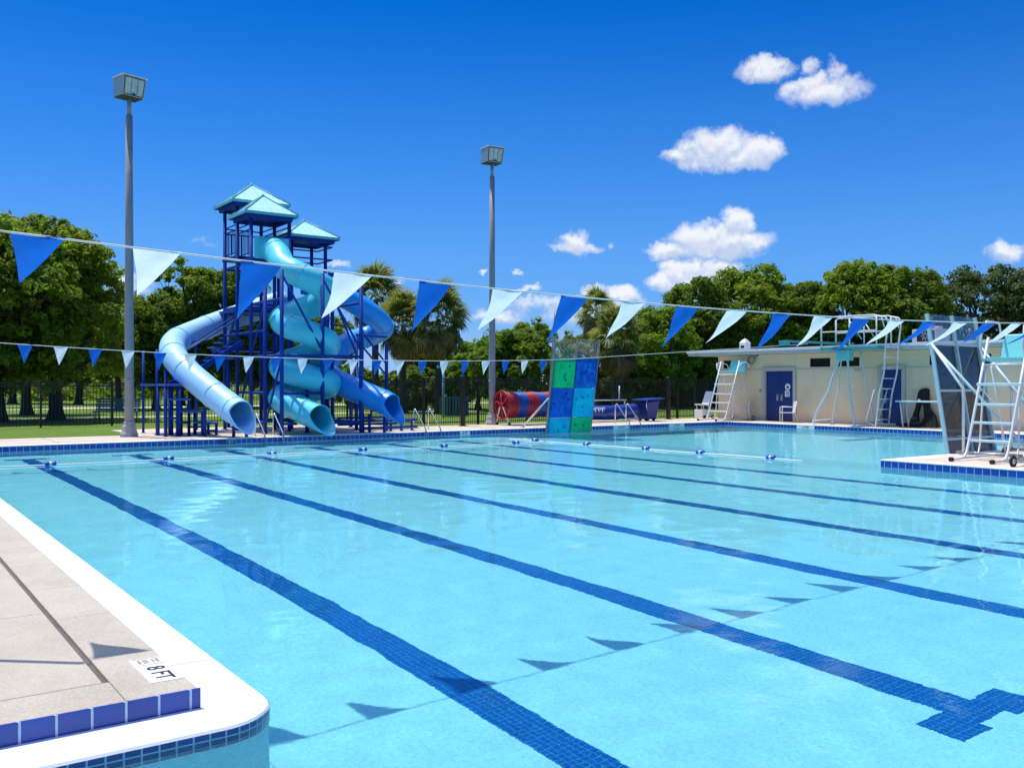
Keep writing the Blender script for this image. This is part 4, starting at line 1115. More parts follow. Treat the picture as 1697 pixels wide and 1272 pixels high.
# ================================================================== white patio chairs
def patio_chair(label, loc, rz):
    th = thing('patio_chair', label, 'chair', loc, rz, 'white chairs along the pool house')
    # local: seat faces +X
    def loc_build(mb, nm, mat): return mb.build(nm, mat, th, local=True)
    for y in (-.27, .27):
        m = MB(); m.tube([(.26, y, 0), (.26, y, .60), (.20, y, .64), (-.22, y, .62)], .017, 8); loc_build(m, 'front_leg', M['white'])
        m = MB(); m.tube([(-.34, y, 0), (-.24, y, .40), (-.30, y, .86)], .017, 8); loc_build(m, 'rear_leg', M['white'])
    V_ = []; n = 8
    m = MB(); m.b2(-.24, .27, -.25, .25, .385, .405); m.tube([(.27, -.27, .40), (.27, .27, .40)], .017, 6); loc_build(m, 'seat', M['white'])
    m = MB(); m.add([(-.235, -.25, .42), (-.235, .25, .42), (-.30, .25, .86), (-.30, -.25, .86), (-.25, -.25, .42), (-.25, .25, .42), (-.315, .25, .86), (-.315, -.25, .86)], [(0, 1, 2, 3), (7, 6, 5, 4), (0, 4, 5, 1), (1, 5, 6, 2), (2, 6, 7, 3), (3, 7, 4, 0)]); loc_build(m, 'backrest', M['white'])
    return th
patio_chair('white patio chair against the wall left of the double blue door', (30.95, 26.55, Z0), R(140))
patio_chair('white patio chair in front of right leaf of the double blue door', (30.75, 24.0, Z0), R(138))
# pool lift like seat by the corner
th = thing('deck_lounger', 'low white reclined seat on a boxy wheeled base by the pool house corner', 'seat', (31.0, 28.75, Z0))
x, y, z = 31.0, 28.75, Z0
m = MB(); m.b2(x - .34, x + .34, y - .26, y + .26, z + .06, z + .42); m.build('base', M['white'], th, bevel=.03)
for dx in (-.26, .26): MB().lathe([(.02, -.03), (.08, -.025), (.085, 0), (.08, .025), (.02, .03)], (x + dx, y - .30, z + .085), 12, True, 0, (0, 1, 0)).build('wheel', M['rubber'], th)
m = MB(); m.ext([(x - .36, y - .2, z + .62), (x + .14, y - .2, z + .58), (x + .42, y - .2, z + 1.20), (x + .36, y - .2, z + 1.22), (x + .10, y - .2, z + .64), (x - .36, y - .2, z + .67)], (0, .42, 0)); m.build('seat', M['white'], th, bevel=.01)
m = MB()
for dy in (-.2, .2): m.tube([(x - .2, y + dy, z + .40), (x - .25, y + dy, z + .62)], .02, 6); m.tube([(x + .1, y + dy, z + .40), (x + .06, y + dy, z + .62)], .02, 6)
m.build('frame', M['white'], th)

# ================================================================== lifeguard stands
def guard_stand(label, loc, rz, W_, arms, mat_p, mat_t, mat_s, gr):
    """local: faces +X (towards the water), rungs along Y"""
    th = thing('lifeguard_stand', label, 'lifeguard stand', loc, rz, gr)
    lb = lambda m, nm, mat, bev=0: m.build(nm, mat, th, local=True, bevel=bev)
    h = W_ / 2
    # front ladder leans back: x from 0 (z=0) to -.75 (z=2.5)
    fx = lambda z: -.36 * max(0, z - .2)
    for s_ in (-1, 1):
        y = s_ * h
        m = MB(); m.tube([(.62, y, .045), (.30, y, .045), (.12, y, .07), (.02, y, .17), (fx(.45), y, .45), (fx(1.2), y, 1.2), (fx(2.52), y, 2.52)], .028, 8); lb(m, 'front_rail', mat_p)
        m = MB(); m.tube([(-1.62, y * 1.1, .05), (-1.30, y, 1.0), (fx(1.9) - .35, y, 1.92)], .026, 8); lb(m, 'rear_leg', mat_p)
        m = MB(); m.tube([(.58, y, .05), (-1.60, y * 1.1, .06)], .024, 8); lb(m, 'base_rail', mat_p)
        m = MB(); m.tube([(-.30, y, .15), (-.40, y * .96, .12), (-.46, y * .95, .3), (-.52, y * .92, 1.1), (-.66, y * .9, 1.9)], .02, 8); lb(m, 'strut', mat_p)
        m = MB(); m.tube([(fx(1.5), y, 1.5), (-1.28, y, 1.05)], .018, 6); lb(m, 'brace', mat_p)
        m = MB(); m.lathe([(.02, -.035), (.045, -.03), (.05, .03), (.02, .035)], (.6, y, .045), 10, True, 0, (1, 0, 0)); lb(m, 'foot', M['rubber'])
    for z in (.40, .76, 1.13):
        m = MB(); m.box((fx(z) - .045, 0, z), (.13, W_, .05)); lb(m, 'rung', mat_t, .008)
    m = MB(); m.box((fx(1.52) - .22, 0, 1.54), (.50, W_ + .10, .06)); lb(m, 'footrest', mat_t, .01)
    m = MB(); m.tube([(fx(1.95), -h, 1.95), (fx(1.95), h, 1.95)], .024, 8); lb(m, 'crossbar', mat_p)
    # moulded seat
    sx = fx(2.0) - .36
    m = MB(); m.add([(sx + .36, -h * .92, 2.02), (sx + .36, h * .92, 2.02), (sx - .26, h * .9, 1.98), (sx - .26, -h * .9, 1.98), (sx + .40, -h * .95, 2.10), (sx + .40, h * .95, 2.10), (sx - .20, h * .9, 2.06), (sx - .20, -h * .9, 2.06), (sx - .42, h * .82, 2.58), (sx - .42, -h * .82, 2.58), (sx - .35, h * .82, 2.60), (sx - .35, -h * .82, 2.60)],
                     [(0, 3, 2, 1), (0, 1, 5, 4), (4, 5, 6, 7), (1, 2, 6, 5), (0, 4, 7, 3), (7, 6, 10, 11), (2, 3, 9, 8), (8, 9, 11, 10), (2, 8, 10, 6), (3, 7, 11, 9)])
    lb(m, 'seat', mat_s, .025)
    for s_ in (-1, 1):
        y = s_ * (h + .02)
        m = MB()
        if arms: m.tube([(sx + .30, y, 2.08), (sx + .34, y + s_ * .08, 2.22), (sx + .26, y + s_ * .16, 2.42), (sx - .05, y + s_ * .16, 2.46), (sx - .30, y + s_ * .08, 2.40), (sx - .34, y, 2.20)], .026, 8)
        else: m.tube([(sx + .36, y, 2.06), (sx + .46, y, 2.30), (sx + .40, y, 2.72), (sx + .20, y, 2.86), (sx - .30, y, 2.84), (sx - .40, y, 2.55)], .024, 8)
        lb(m, 'arm_rail', mat_p)
    for s_ in (-1, 1):
        m = MB(); c_ = (-1.62, s_ * h * 1.15, .10)
        m.tube([(c_[0] + .08 * math.cos(a), c_[1], c_[2] - .005 + .08 * math.sin(a)) for a in [2 * PI * k / 16 for k in range(16)]], .022, 8, closed=True); w_ = lb(m, 'wheel', M['rubber'])
        m = MB(); m.lathe([(.06, -.01), (.06, .01)], c_, 14, True, 0, (0, 1, 0)); q = m.build('hub', M['white'], w_, local=True)
    return th
guard_stand('white lifeguard stand with mint seat and looped arms near pool house corner', (29.75, 26.85, Z0), R(180), 1.0, True, M['whitepipe'], M['white'], M['mint'], 'lifeguard stands')
guard_stand('white lifeguard stand with wide mint seat on the right hand deck by the tinted wall', (18.55, 9.62, Z0), R(180), .82, False, M['whitepipe'], M['tread'], M['mint'], 'lifeguard stands')
th = thing('rolling_caster', 'black caster wheel with white hub at the right hand deck edge', 'caster', (17.75, 8.72, Z0))
m = MB(); m.tube([(17.75 + .085 * math.cos(a), 8.72, Z0 + .10 + .085 * math.sin(a)) for a in [2 * PI * k / 18 for k in range(18)]], .03, 8, closed=True); m.build('tyre', M['rubber'], th)
m = MB(); m.lathe([(.05, -.02), (.055, 0), (.05, .02)], (17.75, 8.72, Z0 + .10), 12, True, 0, (0, 1, 0)); m.build('hub', M['white'], th)
m = MB(); m.tube([(17.75, 8.72, Z0 + .1), (17.95, 8.72, Z0 + .16), (18.7, 8.9, Z0 + .10)], .03, 8); m.build('fork', M['greymetal'], th)

# ================================================================== three metre diving stand
DS = thing('diving_stand', 'tall white diving stand with splayed legs, railings and side ladder', 'diving stand', (30.2, 20.8, Z0))
wp = M['whitepipe']
PZ = 3.02
for s_, vb, ub, vt, ut in ((1, 29.72, 22.05, 30.0, 20.95), (1, 30.5, 21.75, 30.35, 21.2), (-1, 29.72, 20.25, 30.0, 20.75), (-1, 30.5, 19.95, 30.4, 20.45)):
    mid = (vb * .45 + vt * .55, ub * .32 + ut * .68, Z0 + 1.75)
    pts = [Vector((vb, ub, Z0)), Vector((vb * .8 + mid[0] * .2, ub * .74 + mid[1] * .26, Z0 + .55)), Vector((vb * .3 + mid[0] * .7, ub * .2 + mid[1] * .8, Z0 + 1.25)), Vector(mid), Vector((vt, ut, PZ - .1))]
    MB().tube(spline(pts, 5), .04 if vb < 30 else .03, 8).build('leg', wp, DS)
    MB().lathe([(.09, 0), (.09, .02), (.05, .04)], (vb, ub, Z0), 10).build('foot', wp, DS)
for a, b in (((29.72, 22.05, .30), (30.5, 21.75, .36)), ((29.72, 20.25, .28), (30.5, 19.95, .30)), ((30.5, 19.95, .24), (30.8, 19.3, .24))): MB().tube([a, b], .03, 8).build('tie', wp, DS)
m = MB(); m.b2(29.82, 30.12, 20.55, 21.1, PZ - .46, PZ - .06); m.build('fulcrum_box', M['mint'], DS, bevel=.02)
m = MB(); m.b2(29.75, 30.72, 19.35, 21.75, PZ - .05, PZ + .05); m.build('platform', M['mint_dark'], DS, bevel=.01)
m = MB(); m.b2(26.75, 30.5, 20.78, 21.28, PZ + .16, PZ + .21); m.b2(26.75, 26.80, 20.8, 21.26, PZ + .02, PZ + .16); m.build('diving_board', M['mint_dark'], DS, bevel=.008)
for v in (29.8, 30.3): MB().tube([(v, 20.8, PZ + .05), (v, 21.0, PZ + .16)], .03, 6).build('strut', wp, DS)
for u in (19.4, 20.5, 21.7):
    for v in (29.78, 30.68):
        MB().tube([(v, u, PZ - .05), (v, u, PZ + 1.12)], .026, 8).build('rail_post', wp, DS)
for v in (29.78, 30.68):
    MB().tube([(v, 21.72, PZ + .3), (v, 21.72, PZ + 1.1), (v, 21.6, PZ + 1.17), (v, 19.5, PZ + 1.15), (v, 19.2, PZ + 1.05), (v, 19.1, PZ + .7)], .026, 8).build('handrail', wp, DS)
    MB().tube([(v, 21.7, PZ + .62), (v, 19.4, PZ + .60)], .022, 6).build('handrail', wp, DS)
    MB().tube([(v, 20.5, PZ + 1.0), (v, 20.0, PZ + .3)], .02, 6).build('brace', wp, DS)
for v in (29.95, 30.75):
    MB().tube([(v, 19.55, Z0), (v, 19.42, 1.3), (v, 19.22, 2.1), (v, 19.15, 3.1), (v, 19.05, 3.9), (v, 19.15, 4.08), (v, 19.5, 4.15)], .03, 8).build('ladder_rail', wp, DS)
for k in range(8):
    z = .42 + .37 * k; u = 19.5 - .045 * k
    MB().tube([(29.95, u, z), (30.75, u, z)], .02, 6).build('rung', wp, DS)
for v in (29.95, 30.75): MB().tube([(v, 19.55, Z0 + .03), (v, 19.95, Z0 + .2), (v, 19.6, 1.5)], .02, 6).build('brace', wp, DS)

# low spring board beside it
th = thing('low_springboard', 'low pale mint springboard on thin white legs beside the black cover', 'springboard', (30.5, 18.1, Z0))
m = MB(); m.b2(30.3, 30.75, 16.8, 19.0, 1.06, 1.11); m.build('board', M['tread'], th, bevel=.008)
for u, s_ in ((18.85, .12), (17.1, -.1)):
    for v in (30.36, 30.7): MB().tube([(v, u - s_ * 0, 1.05), (v, u - s_, Z0)], .022, 6).build('leg', wp, th)
# black covered frame against the wall
th = thing('shrouded_stand', 'black shrouded A shaped frame leaning against the cream wall', 'cover', (31.2, 18.6, Z0))
prof = [(19.35, 0), (19.28, .10), (18.98, .18), (18.86, .40), (18.78, .75), (18.76, 1.22), (18.70, 1.35), (18.52, 1.40), (18.40, 1.36), (18.36, 1.05), (18.28, .68), (18.02, .42), (17.92, .16), (17.88, 0)]
hole = [(18.62, .20), (18.68, .42), (18.64, .78), (18.56, .88), (18.48, .72), (18.42, .40), (18.47, .20)]
bm_v = [(31.05 + .3 * z / 1.4, u, Z0 + z) for u, z in prof] + [(31.05 + .3 * z / 1.4, u, Z0 + z) for u, z in hole]
n1, n2 = len(prof), len(hole)
# front face as a ring of quads between outline and opening
mp_ = [3, 3, 2, 1] 
ring = []
order = [(0, 0), (1, 0), (2, 1), (3, 1), (4, 2), (5, 2), (6, 3), (7, 3), (8, 3), (9, 4), (10, 5), (11, 5), (12, 6), (13, 6)]
fs = []
for (i, h_), (j, g_) in zip(order, order[1:] + order[:1]):
    if h_ == g_: fs.append((i, j, n1 + h_))
    else: fs.append((i, j, n1 + g_, n1 + h_))
b = len(bm_v); bv = bm_v + [(x + .16, y, z) for x, y, z in bm_v]
fs2 = [tuple(b + q for q in reversed(f)) for f in fs]
sd = [(i, i + b, (i + 1) % n1 + b, (i + 1) % n1) for i in range(n1)] + [(n1 + (i + 1) % n2, n1 + (i + 1) % n2 + b, n1 + i + b, n1 + i) for i in range(n2)]
m = MB(); m.add(bv, fs + fs2 + sd); m.build('shroud', M['black_cloth'], th, bevel=.02)
m = MB(); m.tube([(31.08, 18.98, Z0 + .06), (31.05, 18.92, Z0 + .26)], .03, 6); m.b2(31.02, 31.06, 18.5, 18.58, Z0 + .9, Z0 + 1.02); m.build('tie', M['white'], th)
# ================================================================== fences
def fence(name, label, p0, p1, h, posts, sp=.115, zb=.14, cat='fence', post_w=.065, top_gap=.13):
    a = Vector((*p0, 0)); b = Vector((*p1, 0)); L_ = (b - a).length; d = (b - a) / L_; rz = math.atan2(d.y, d.x)
    th = thing(name, label, cat, (*p0, zb))
    m = MB()
    for z in (zb + .10, zb + h - top_gap, zb + h - .02): m.beam(a + Vector((0, 0, z)), b + Vector((0, 0, z)), .03, .035)
    k = int(L_ / sp)
    for i in range(k + 1):
        q = a + d * (L_ * i / k); m.box(q + Vector((0, 0, zb + h / 2 + .02)), (.017, .017, h - .04), rz)
    m.build('panel', M['fence'], th)
    for f in posts:
        q = a + d * (L_ * f); m = MB(); m.box(q + Vector((0, 0, zb + h / 2 + .02)), (post_w, post_w, h + .06), rz)
        m.box(q + Vector((0, 0, zb + h + .06)), (post_w + .02, post_w + .02, .03), rz); m.build('post', M['fence'], th)
    return th
def even(n): return [i / n for i in range(n + 1)]
fence('metal_fence', 'black picket fence on the lawn behind the left lamp post and slide tower', (-16, 37.0), (17.6, 37.0), 1.62, even(14))
fence('metal_fence', 'black picket fence running back from the deck right of the slide tower', (17.6, 36.9), (17.6, 30.4), 1.72, even(3)[1:])
fence('metal_fence', 'black picket fence behind the reels with wide posts', (17.6, 30.3), (29.3, 30.0), 1.78, even(5)[1:5], .10, .14, 'fence', .075)
fence('metal_fence', 'short black picket fence between gate post and pool house corner', (29.45, 30.0), (33.0, 30.3), 1.78, (.36, .72, .97), .10, .14, 'fence', .09)
for v, u, lab in ((18.45, 29.0, 'thick black gate post standing left of the second lamp post'), (29.3, 29.25, 'thick black gate post near the pool house corner')):
    th = thing('gate_post', lab, 'post', (v, u, Z0)); m = MB(); m.box((v, u, Z0 + .90), (.14, .14, 1.80)); m.build('shaft', M['fence'], th, bevel=.01)
    m = MB(); m.lathe([(.11, 0), (.11, .03), (.05, .06), (.0, .09)], (v, u, Z0 + 1.80), 4, False); m.build('cap', M['fence'], th)
    m = MB(); m.box((v, u, Z0 + .01), (.24, .24, .02)); m.build('base_plate', M['fence'], th)
th = thing('windscreen_fence', 'tall fence hung with dark green windscreen beyond the park lawn', 'fence', (46, 44, .12))
m = MB(); m.add([(40 + .6 * k, 47 - .3 * k + .05 * math.sin(k), z) for k in range(26) for z in (.15, 2.05)], [(2 * k, 2 * k + 2, 2 * k + 3, 2 * k + 1) for k in range(25)]); m.build('windscreen', M['screen'], th)
for k in range(0, 26, 3):
    m = MB(); m.tube([(40 + .6 * k, 47.05 - .3 * k, .1), (40 + .6 * k, 47.05 - .3 * k, 2.5)], .04, 6); m.build('post', M['fence'], th)
m = MB(); m.tube([(40, 47.05, 2.1), (55, 39.55, 2.1)], .03, 6); m.build('rail', M['fence'], th)

# ================================================================== park furniture beyond the fence
th = thing('park_bench', 'teal coated park bench on the grass behind the black fence', 'bench', (8.9, 40.4, .12), R(-28))
lb = lambda m, nm, mat: m.build(nm, mat, th, local=True)
m = MB()
for k in range(5): m.box((0, -.20 + .1 * k, .45), (1.75, .075, .035))
lb(m, 'seat', M['teal_bench'])
m = MB()
for k in range(5): m.box((0, .27 + .03 * k, .55 + .10 * k), (1.75, .03, .08))
lb(m, 'backrest', M['teal_bench'])
for x in (-.75, .75):
    m = MB(); m.tube([(x, -.24, 0), (x, -.22, .44), (x, .24, .44), (x, .42, 1.0)], .028, 6); m.tube([(x, .24, .44), (x, .30, 0)], .028, 6); lb(m, 'leg', M['teal_bench'])
th = thing('park_shelter', 'low red curved roof on posts far across the park lawn', 'shelter', (8.0, 68.0, .12))
m = MB(); k = 14
pr = [(2.6 * math.cos(PI * i / k), .9 + 1.15 * math.sin(PI * i / k)) for i in range(k + 1)]
V_ = [(8.2 + x, 66.5, z) for x, z in pr] + [(8.2 + x, 70.0, z) for x, z in pr] + [(8.2 + x * .98, 66.5, z - .06) for x, z in pr] + [(8.2 + x * .98, 70, z - .06) for x, z in pr]; n = k + 1
m.add(V_, [(i, i + 1, n + i + 1, n + i) for i in range(k)] + [(2 * n + i + 1, 2 * n + i, 3 * n + i, 3 * n + i + 1) for i in range(k)] + [(i + 1, i, 2 * n + i, 2 * n + i + 1) for i in range(k)], True); m.build('roof', M['red'], th)
for x in (-2.4, 2.4):
    for u in (66.7, 69.8): m = MB(); m.tube([(8.2 + x, u, .1), (8.2 + x, u, 1.2)], .06, 6); m.build('post', M['red'], th)
th = thing('park_hut', 'small pale hut with terracotta roof beyond the fence at the pool house corner', 'hut', (50, 50, .12))
m = MB(); m.b2(47.5, 54, 50, 55, .1, 2.3); m.build('wall', M['fascia'], th)
m = MB(); m.add([(46.9, 49.4, 2.25), (54.6, 49.4, 2.25), (54.6, 55.6, 2.25), (46.9, 55.6, 2.25), (48.5, 52.5, 3.1), (53, 52.5, 3.1)], [(0, 1, 5, 4), (1, 2, 5), (2, 3, 4, 5), (3, 0, 4), (3, 2, 1, 0)]); m.build('roof', M['terracotta'], th)
for i, (v, u, s_) in enumerate(((33.6, 60.0, 1.1), (43.5, 58, 1.0), (46.2, 58.5, 1.2))):
    th = thing('canopy_tent', ['white peaked canopy tent showing over the fence behind the covered reel', 'white peaked canopy tent above the fence, left one of the pair near the hut', 'white peaked canopy tent above the fence, nearest the terracotta roof'][i], 'tent', (v, u, .12), 0, 'canopy tents beyond the park')
    m = MB(); m.lathe([(1.35 * s_, 1.95), (1.4 * s_, 2.15), (.5 * s_, 2.5), (0, 2.95)], (v, u, .0), 4, False); m.build('canopy', M['white'], th)
    for k in range(4): a = PI / 4 + k * PI / 2 + PI / 4; m = MB(); m.tube([(v + 1.25 * s_ * math.cos(a), u + 1.25 * s_ * math.sin(a), .1), (v + 1.25 * s_ * math.cos(a), u + 1.25 * s_ * math.sin(a), 2.0)], .03, 6); m.build('leg', M['white'], th)
th = thing('signal_post', 'thin pale blue post on the lawn left of the second lamp post', 'post', (22.6, 37.2, .12))
MB().tube([(22.6, 37.2, .1), (22.6, 37.2, 2.45)], .055, 8).build('shaft', M['paleblue'], th)
m = MB(); m.box((22.6, 37.2, 2.5), (.5, .05, .06)); m.box((22.85, 37.2, 2.5), (.14, .1, .14)); m.box((22.35, 37.2, 2.5), (.14, .1, .14)); m.build('crossarm', M['paleblue'], th)
th = thing('equipment_bin', 'low slatted teal park bin on the lawn behind the second lamp post', 'bin', (24.0, 38.2, .12))
m = MB()
for k in range(8): m.box((23.4 + .17 * k, 38.2, .62), (.10, .04, .95))
for z in (.2, 1.05): m.box((24.0, 38.24, z), (1.4, .04, .06))
m.build('slats', M['teal_bench'], th)
m = MB(); m.box((24, 38.5, .62), (1.36, .5, .85)); m.build('body', M['screen'], th)

# ================================================================== trees
rngT = np.random.RandomState(11)
def unit(n, rg):
    v = rg.normal(size=(n, 3)); return v / np.linalg.norm(v, axis=1)[:, None]
def leaves(centers, rad, per, size, rg, up=.35):
    """diamond leaf sprays scattered round clump centres"""
    c = np.repeat(centers, per, 0); n = len(c)
    p = c + rg.normal(size=(n, 3)) * np.array([rad, rad, rad * .72])
    nr = unit(n, rg) + (p - c) / max(rad, 1e-3) * .25; nr[:, 2] += up; nr /= np.linalg.norm(nr, axis=1)[:, None]
    t1 = np.cross(nr, unit(n, rg)); t1 /= np.linalg.norm(t1, axis=1)[:, None]; t2 = np.cross(nr, t1)
    s = size * rg.uniform(.6, 1.35, (n, 1))
    a = p - t1 * s; b = p + t2 * s * .42 + nr * s * .12; d = p + t1 * s; e = p - t2 * s * .42 + nr * s * .12
    V = np.stack([a, b, d, e], 1).reshape(-1, 3)
    F = np.arange(4 * n).reshape(n, 4)
    return V, F
def crown_mesh(seed, blobs, nclump, per, rad, size, mat, name='crown'):
    """boughs (blobs) carry sprays of leaves on their upper and outer sides, each spray a tight ball with gaps round it"""
    rg = np.random.RandomState(seed)
    B = np.array(blobs, float); w = B[:, 3] ** 2; w = w / w.sum()
    k = rg.choice(len(B), nclump, p=w)
    d = unit(nclump, rg); d[:, 2] = np.where(d[:, 2] < -.45, -d[:, 2], d[:, 2])
    out = B[k, :3] - B[:, :3].mean(0); out /= np.linalg.norm(out, axis=1)[:, None] + 1e-6
    d = d + out * .45; d /= np.linalg.norm(d, axis=1)[:, None]
    r_ = B[k, 3] * np.where(rg.uniform(size=nclump) < .2, rg.uniform(.3, .8, nclump), rg.uniform(.85, 1.12, nclump))
    c = B[k, :3] + d * r_[:, None] * np.array([1, 1, .88])
    rr = rad * rg.uniform(.55, 1.35, nclump)
    cc = np.repeat(c, per, 0); n = len(cc); R2 = np.repeat(rr, per)
    u = unit(n, rg); q = rg.uniform(.35, 1.0, n) ** .5
    p = cc + u * (R2 * q)[:, None] * np.array([1, 1, .75])
    nr = u * .55 + unit(n, rg) * .75 + np.repeat(d, per, 0) * .25; nr[:, 2] += .35; nr /= np.linalg.norm(nr, axis=1)[:, None]
    t1 = np.cross(nr, unit(n, rg)); t1 /= np.linalg.norm(t1, axis=1)[:, None]; t2 = np.cross(nr, t1)
    s_ = size * rg.uniform(.55, 1.4, (n, 1))
    V = np.stack([p - t1 * s_, p + t2 * s_ * .45 + nr * s_ * .14, p + t1 * s_, p - t2 * s_ * .45 + nr * s_ * .14], 1).reshape(-1, 3)
    return np_mesh(name, V, np.arange(4 * n).reshape(n, 4), mat)
def trunk_mesh(blobs, h, r0, seed, flare=1.9, fork=.45):
    rr = random.Random(seed); m = MB()
    fz = h * fork
    m.tube([(0, 0, -.1), (0, 0, .12), (.02, 0, .5), (rr.uniform(-.1, .1), rr.uniform(-.1, .1), fz * .6), (rr.uniform(-.2, .2), rr.uniform(-.2, .2), fz)], [r0 * flare, r0 * 1.45, r0 * 1.08, r0 * .9, r0 * .7], 12)
    for (x, y, z, r_) in blobs:
        a = Vector((0, 0, fz * rr.uniform(.6, .95))); b = Vector((x, y, z)); mid = a.lerp(b, .5) + Vector((rr.uniform(-.2, .2), rr.uniform(-.2, .2), -.1 * (b - a).length))
        m.tube([a, mid, b], [r0 * .42, r0 * .26, r0 * .06], 7)
        for _ in range(3):
            e = b + Vector((rr.uniform(-1, 1), rr.uniform(-1, 1), rr.uniform(-.3, .8))) * r_ * .7
            m.tube([mid.lerp(b, .6), e], [r0 * .16, r0 * .03], 5)
    return m
def blobset(seed, R_, H0, H1, n, lump=1.0):
    """rounded, lumpy crown: radius R_, from height H0 to H1"""
    rr = random.Random(seed); o = []
    for i in range(n):
        a = i * 2.4 + rr.uniform(-.4, .4); f = (i + .5) / n
        q = math.sin(PI * (.20 + .66 * f)) ** .8
        br = R_ * rr.uniform(.22, .38) * lump
        d = max(0, R_ * q - br) * math.sqrt(rr.uniform(.45, 1))
        z = H0 + br * .6 + (H1 - H0 - br * 1.5) * (f ** .9) + rr.uniform(-.25, .25)
        o.append((d * math.cos(a), d * math.sin(a), min(z, H1 - br * .9), br))
    return o
PROTO = {}
def tree(key, label, loc, scale, rz, group='park trees beyond the fence', name='broadleaf_tree', sz=None):
    blobs, nclump, per, rad, size, mat, h, r0, seed, fork = KINDS[key]
    th = thing(name, label, 'tree', loc, rz, group)
    if key not in PROTO:
        cr = crown_mesh(seed, blobs, nclump, per, rad, size, M[mat]); tr = trunk_mesh(blobs, h, r0, seed, fork=fork)
        cr.parent = th; to = tr.build('trunk', M['bark'], th, local=True); PROTO[key] = (cr, to)
    else:
        for src in PROTO[key]:
            c = src.copy(); C.objects.link(c); c.parent = th
    th.scale = (scale, scale, sz or scale)
    return th
KINDS = {
 'big':   (blobset(1, 4.2, 1.3, 8.7, 34), 900, 40, .34, .125, 'leaf_a', 8.7, .30, 1, .34),
 'big2':  (blobset(5, 3.6, 1.5, 8.4, 28), 720, 40, .33, .125, 'leaf_a', 8.4, .26, 5, .34),
 'oak':   (blobset(2, 4.3, 1.6, 10, 34), 760, 34, .42, .165, 'leaf_a', 10, .3, 2, .32),
 'oak2':  (blobset(8, 3.9, 1.6, 10, 28), 680, 34, .42, .165, 'leaf_b', 10, .3, 8, .32),
 'loose': (blobset(3, 3.3, 2.0, 9.5, 20, .95), 340, 36, .38, .155, 'leaf_a', 9.5, .24, 3, .4),
 'lime':  (blobset(4, 3.0, .5, 4.8, 24), 520, 34, .30, .14, 'leaf_c', 4.8, .16, 4, .4),
 'olive': (blobset(6, 4.6, 1.8, 10.5, 30, .9), 640, 30, .44, .16, 'leaf_d', 10.5, .3, 6, .34),
 'shrub': (blobset(7, 1.5, .1, 2.3, 12), 200, 30, .24, .13, 'leaf_b', 2.3, .08, 7, .3),
}
def at(x, y, d):
    """bearing x and depth d as in the survey of the photograph; returns ground position"""
    n = (x - 848) / 1540.0; c_, s_ = math.cos(R(35.5)), math.sin(R(35.5))
    return (c_ * n * d + s_ * d, -s_ * n * d + c_ * d, .10)
TREES = [
 ('big', 'broad leafy tree with thick dark trunk at far left of the lawn', -6, 39.0, 1.03, 0),
 ('big2', 'leafy tree with flared trunk behind the fence, second from left', 92, 41.0, 1.05, 1.2),
 ('big2', 'leafy tree standing behind the two foremost left hand trees', 44, 47.5, .92, 2.6),
 ('loose', 'pale loose tree rising just behind the left lamp post', 196, 56, .78, .4),
 ('oak2', 'dark rounded tree between left lamp post and sky blue slide', 258, 58, .68, 3.0),
 ('loose', 'tall open crowned tree left of the tower roofs', 318, 60, 1.02, 2.0),
 ('oak2', 'dark tree seen through left side of the tower frame', 372, 61, .95, 5.1),
 ('oak', 'dark green tree behind the sky blue slide bend', 300, 70, .78, 1.0),
 ('oak2', 'dark tree behind the teal slide coils', 440, 64, .72, 4.0),
 ('loose', 'dark tree behind the royal blue slide bend', 540, 66, .72, .9),
 ('lime', 'bright lime green bushy tree right of the second lamp post', 852, 54, 1.0, 0),
 ('lime', 'lime green bushy tree left of the second lamp post', 792, 57, .86, 2.2),
 ('loose', 'small dark tree with twin crown above the lime trees', 880, 84, .80, 2.9),
 ('oak2', 'far dark tree left of the slender palm', 815, 95, .62, 1.4),
 ('loose', 'feathery tree just left of the slender palm', 955, 74, .62, .3),
 ('oak', 'rounded green tree right of the pale palms', 1095, 60, .66, .2),
 ('oak2', 'dense oak behind left end of the pool house roof', 1158, 64, .90, 1.9),
 ('oak', 'tall dense oak behind the roof vent', 1236, 66, 1.0, 3.3),
 ('oak2', 'dense oak above the middle of the pool house roof', 1326, 67, .92, 4.6),
 ('oak', 'tall oak behind the three metre diving stand', 1418, 66, 1.03, 5.4),
 ('oak2', 'rounded oak behind the air conditioner', 1496, 66, 1.02, .6),
 ('loose', 'small pale tree in the gap left of the olive trees', 1562, 74, .50, 2.4),
 ('olive', 'olive green tree above the tinted wall', 1626, 70, 1.0, 1.0),
 ('olive', 'olive green tree at far right edge', 1735, 68, 1.0, 2.8),
 ('oak2', 'dark low tree filling behind the palms', 700, 70, .58, 2.2),
 ('oak', 'dark low tree behind the far right palms', 1040, 72, .58, 4.2),
 ('oak2', 'dark tree beyond the left trees', 130, 72, .85, 3.9),
 ('oak', 'dark tree far behind the trunks at left', 20, 75, .9, 5.0),
]
for key, lab, x, d, s_, rz in TREES: tree(key, lab, at(x, 0, d), s_, rz)
SH = [(655, 58, 'left of the palms'), (690, 56, 'under the tall palm'), (748, 60, 'right of the tall palm'), (925, 66, 'left of the climbing wall'), (985, 62, 'under the slender palm'), (1050, 60, 'right of the climbing wall'), (1120, 62, 'by the terracotta hut'), (590, 60, 'behind the royal blue slide'), (480, 62, 'behind the tower frame'), (345, 64, 'behind the tower stairs')]
for i, (x, d, w_) in enumerate(SH): tree('shrub', 'dark green shrub ' + w_ + ' beyond the lawn', at(x, 0, d), 1.0 + .12 * (i % 3), i * 1.1, 'shrubs beyond the lawn', 'shrub')
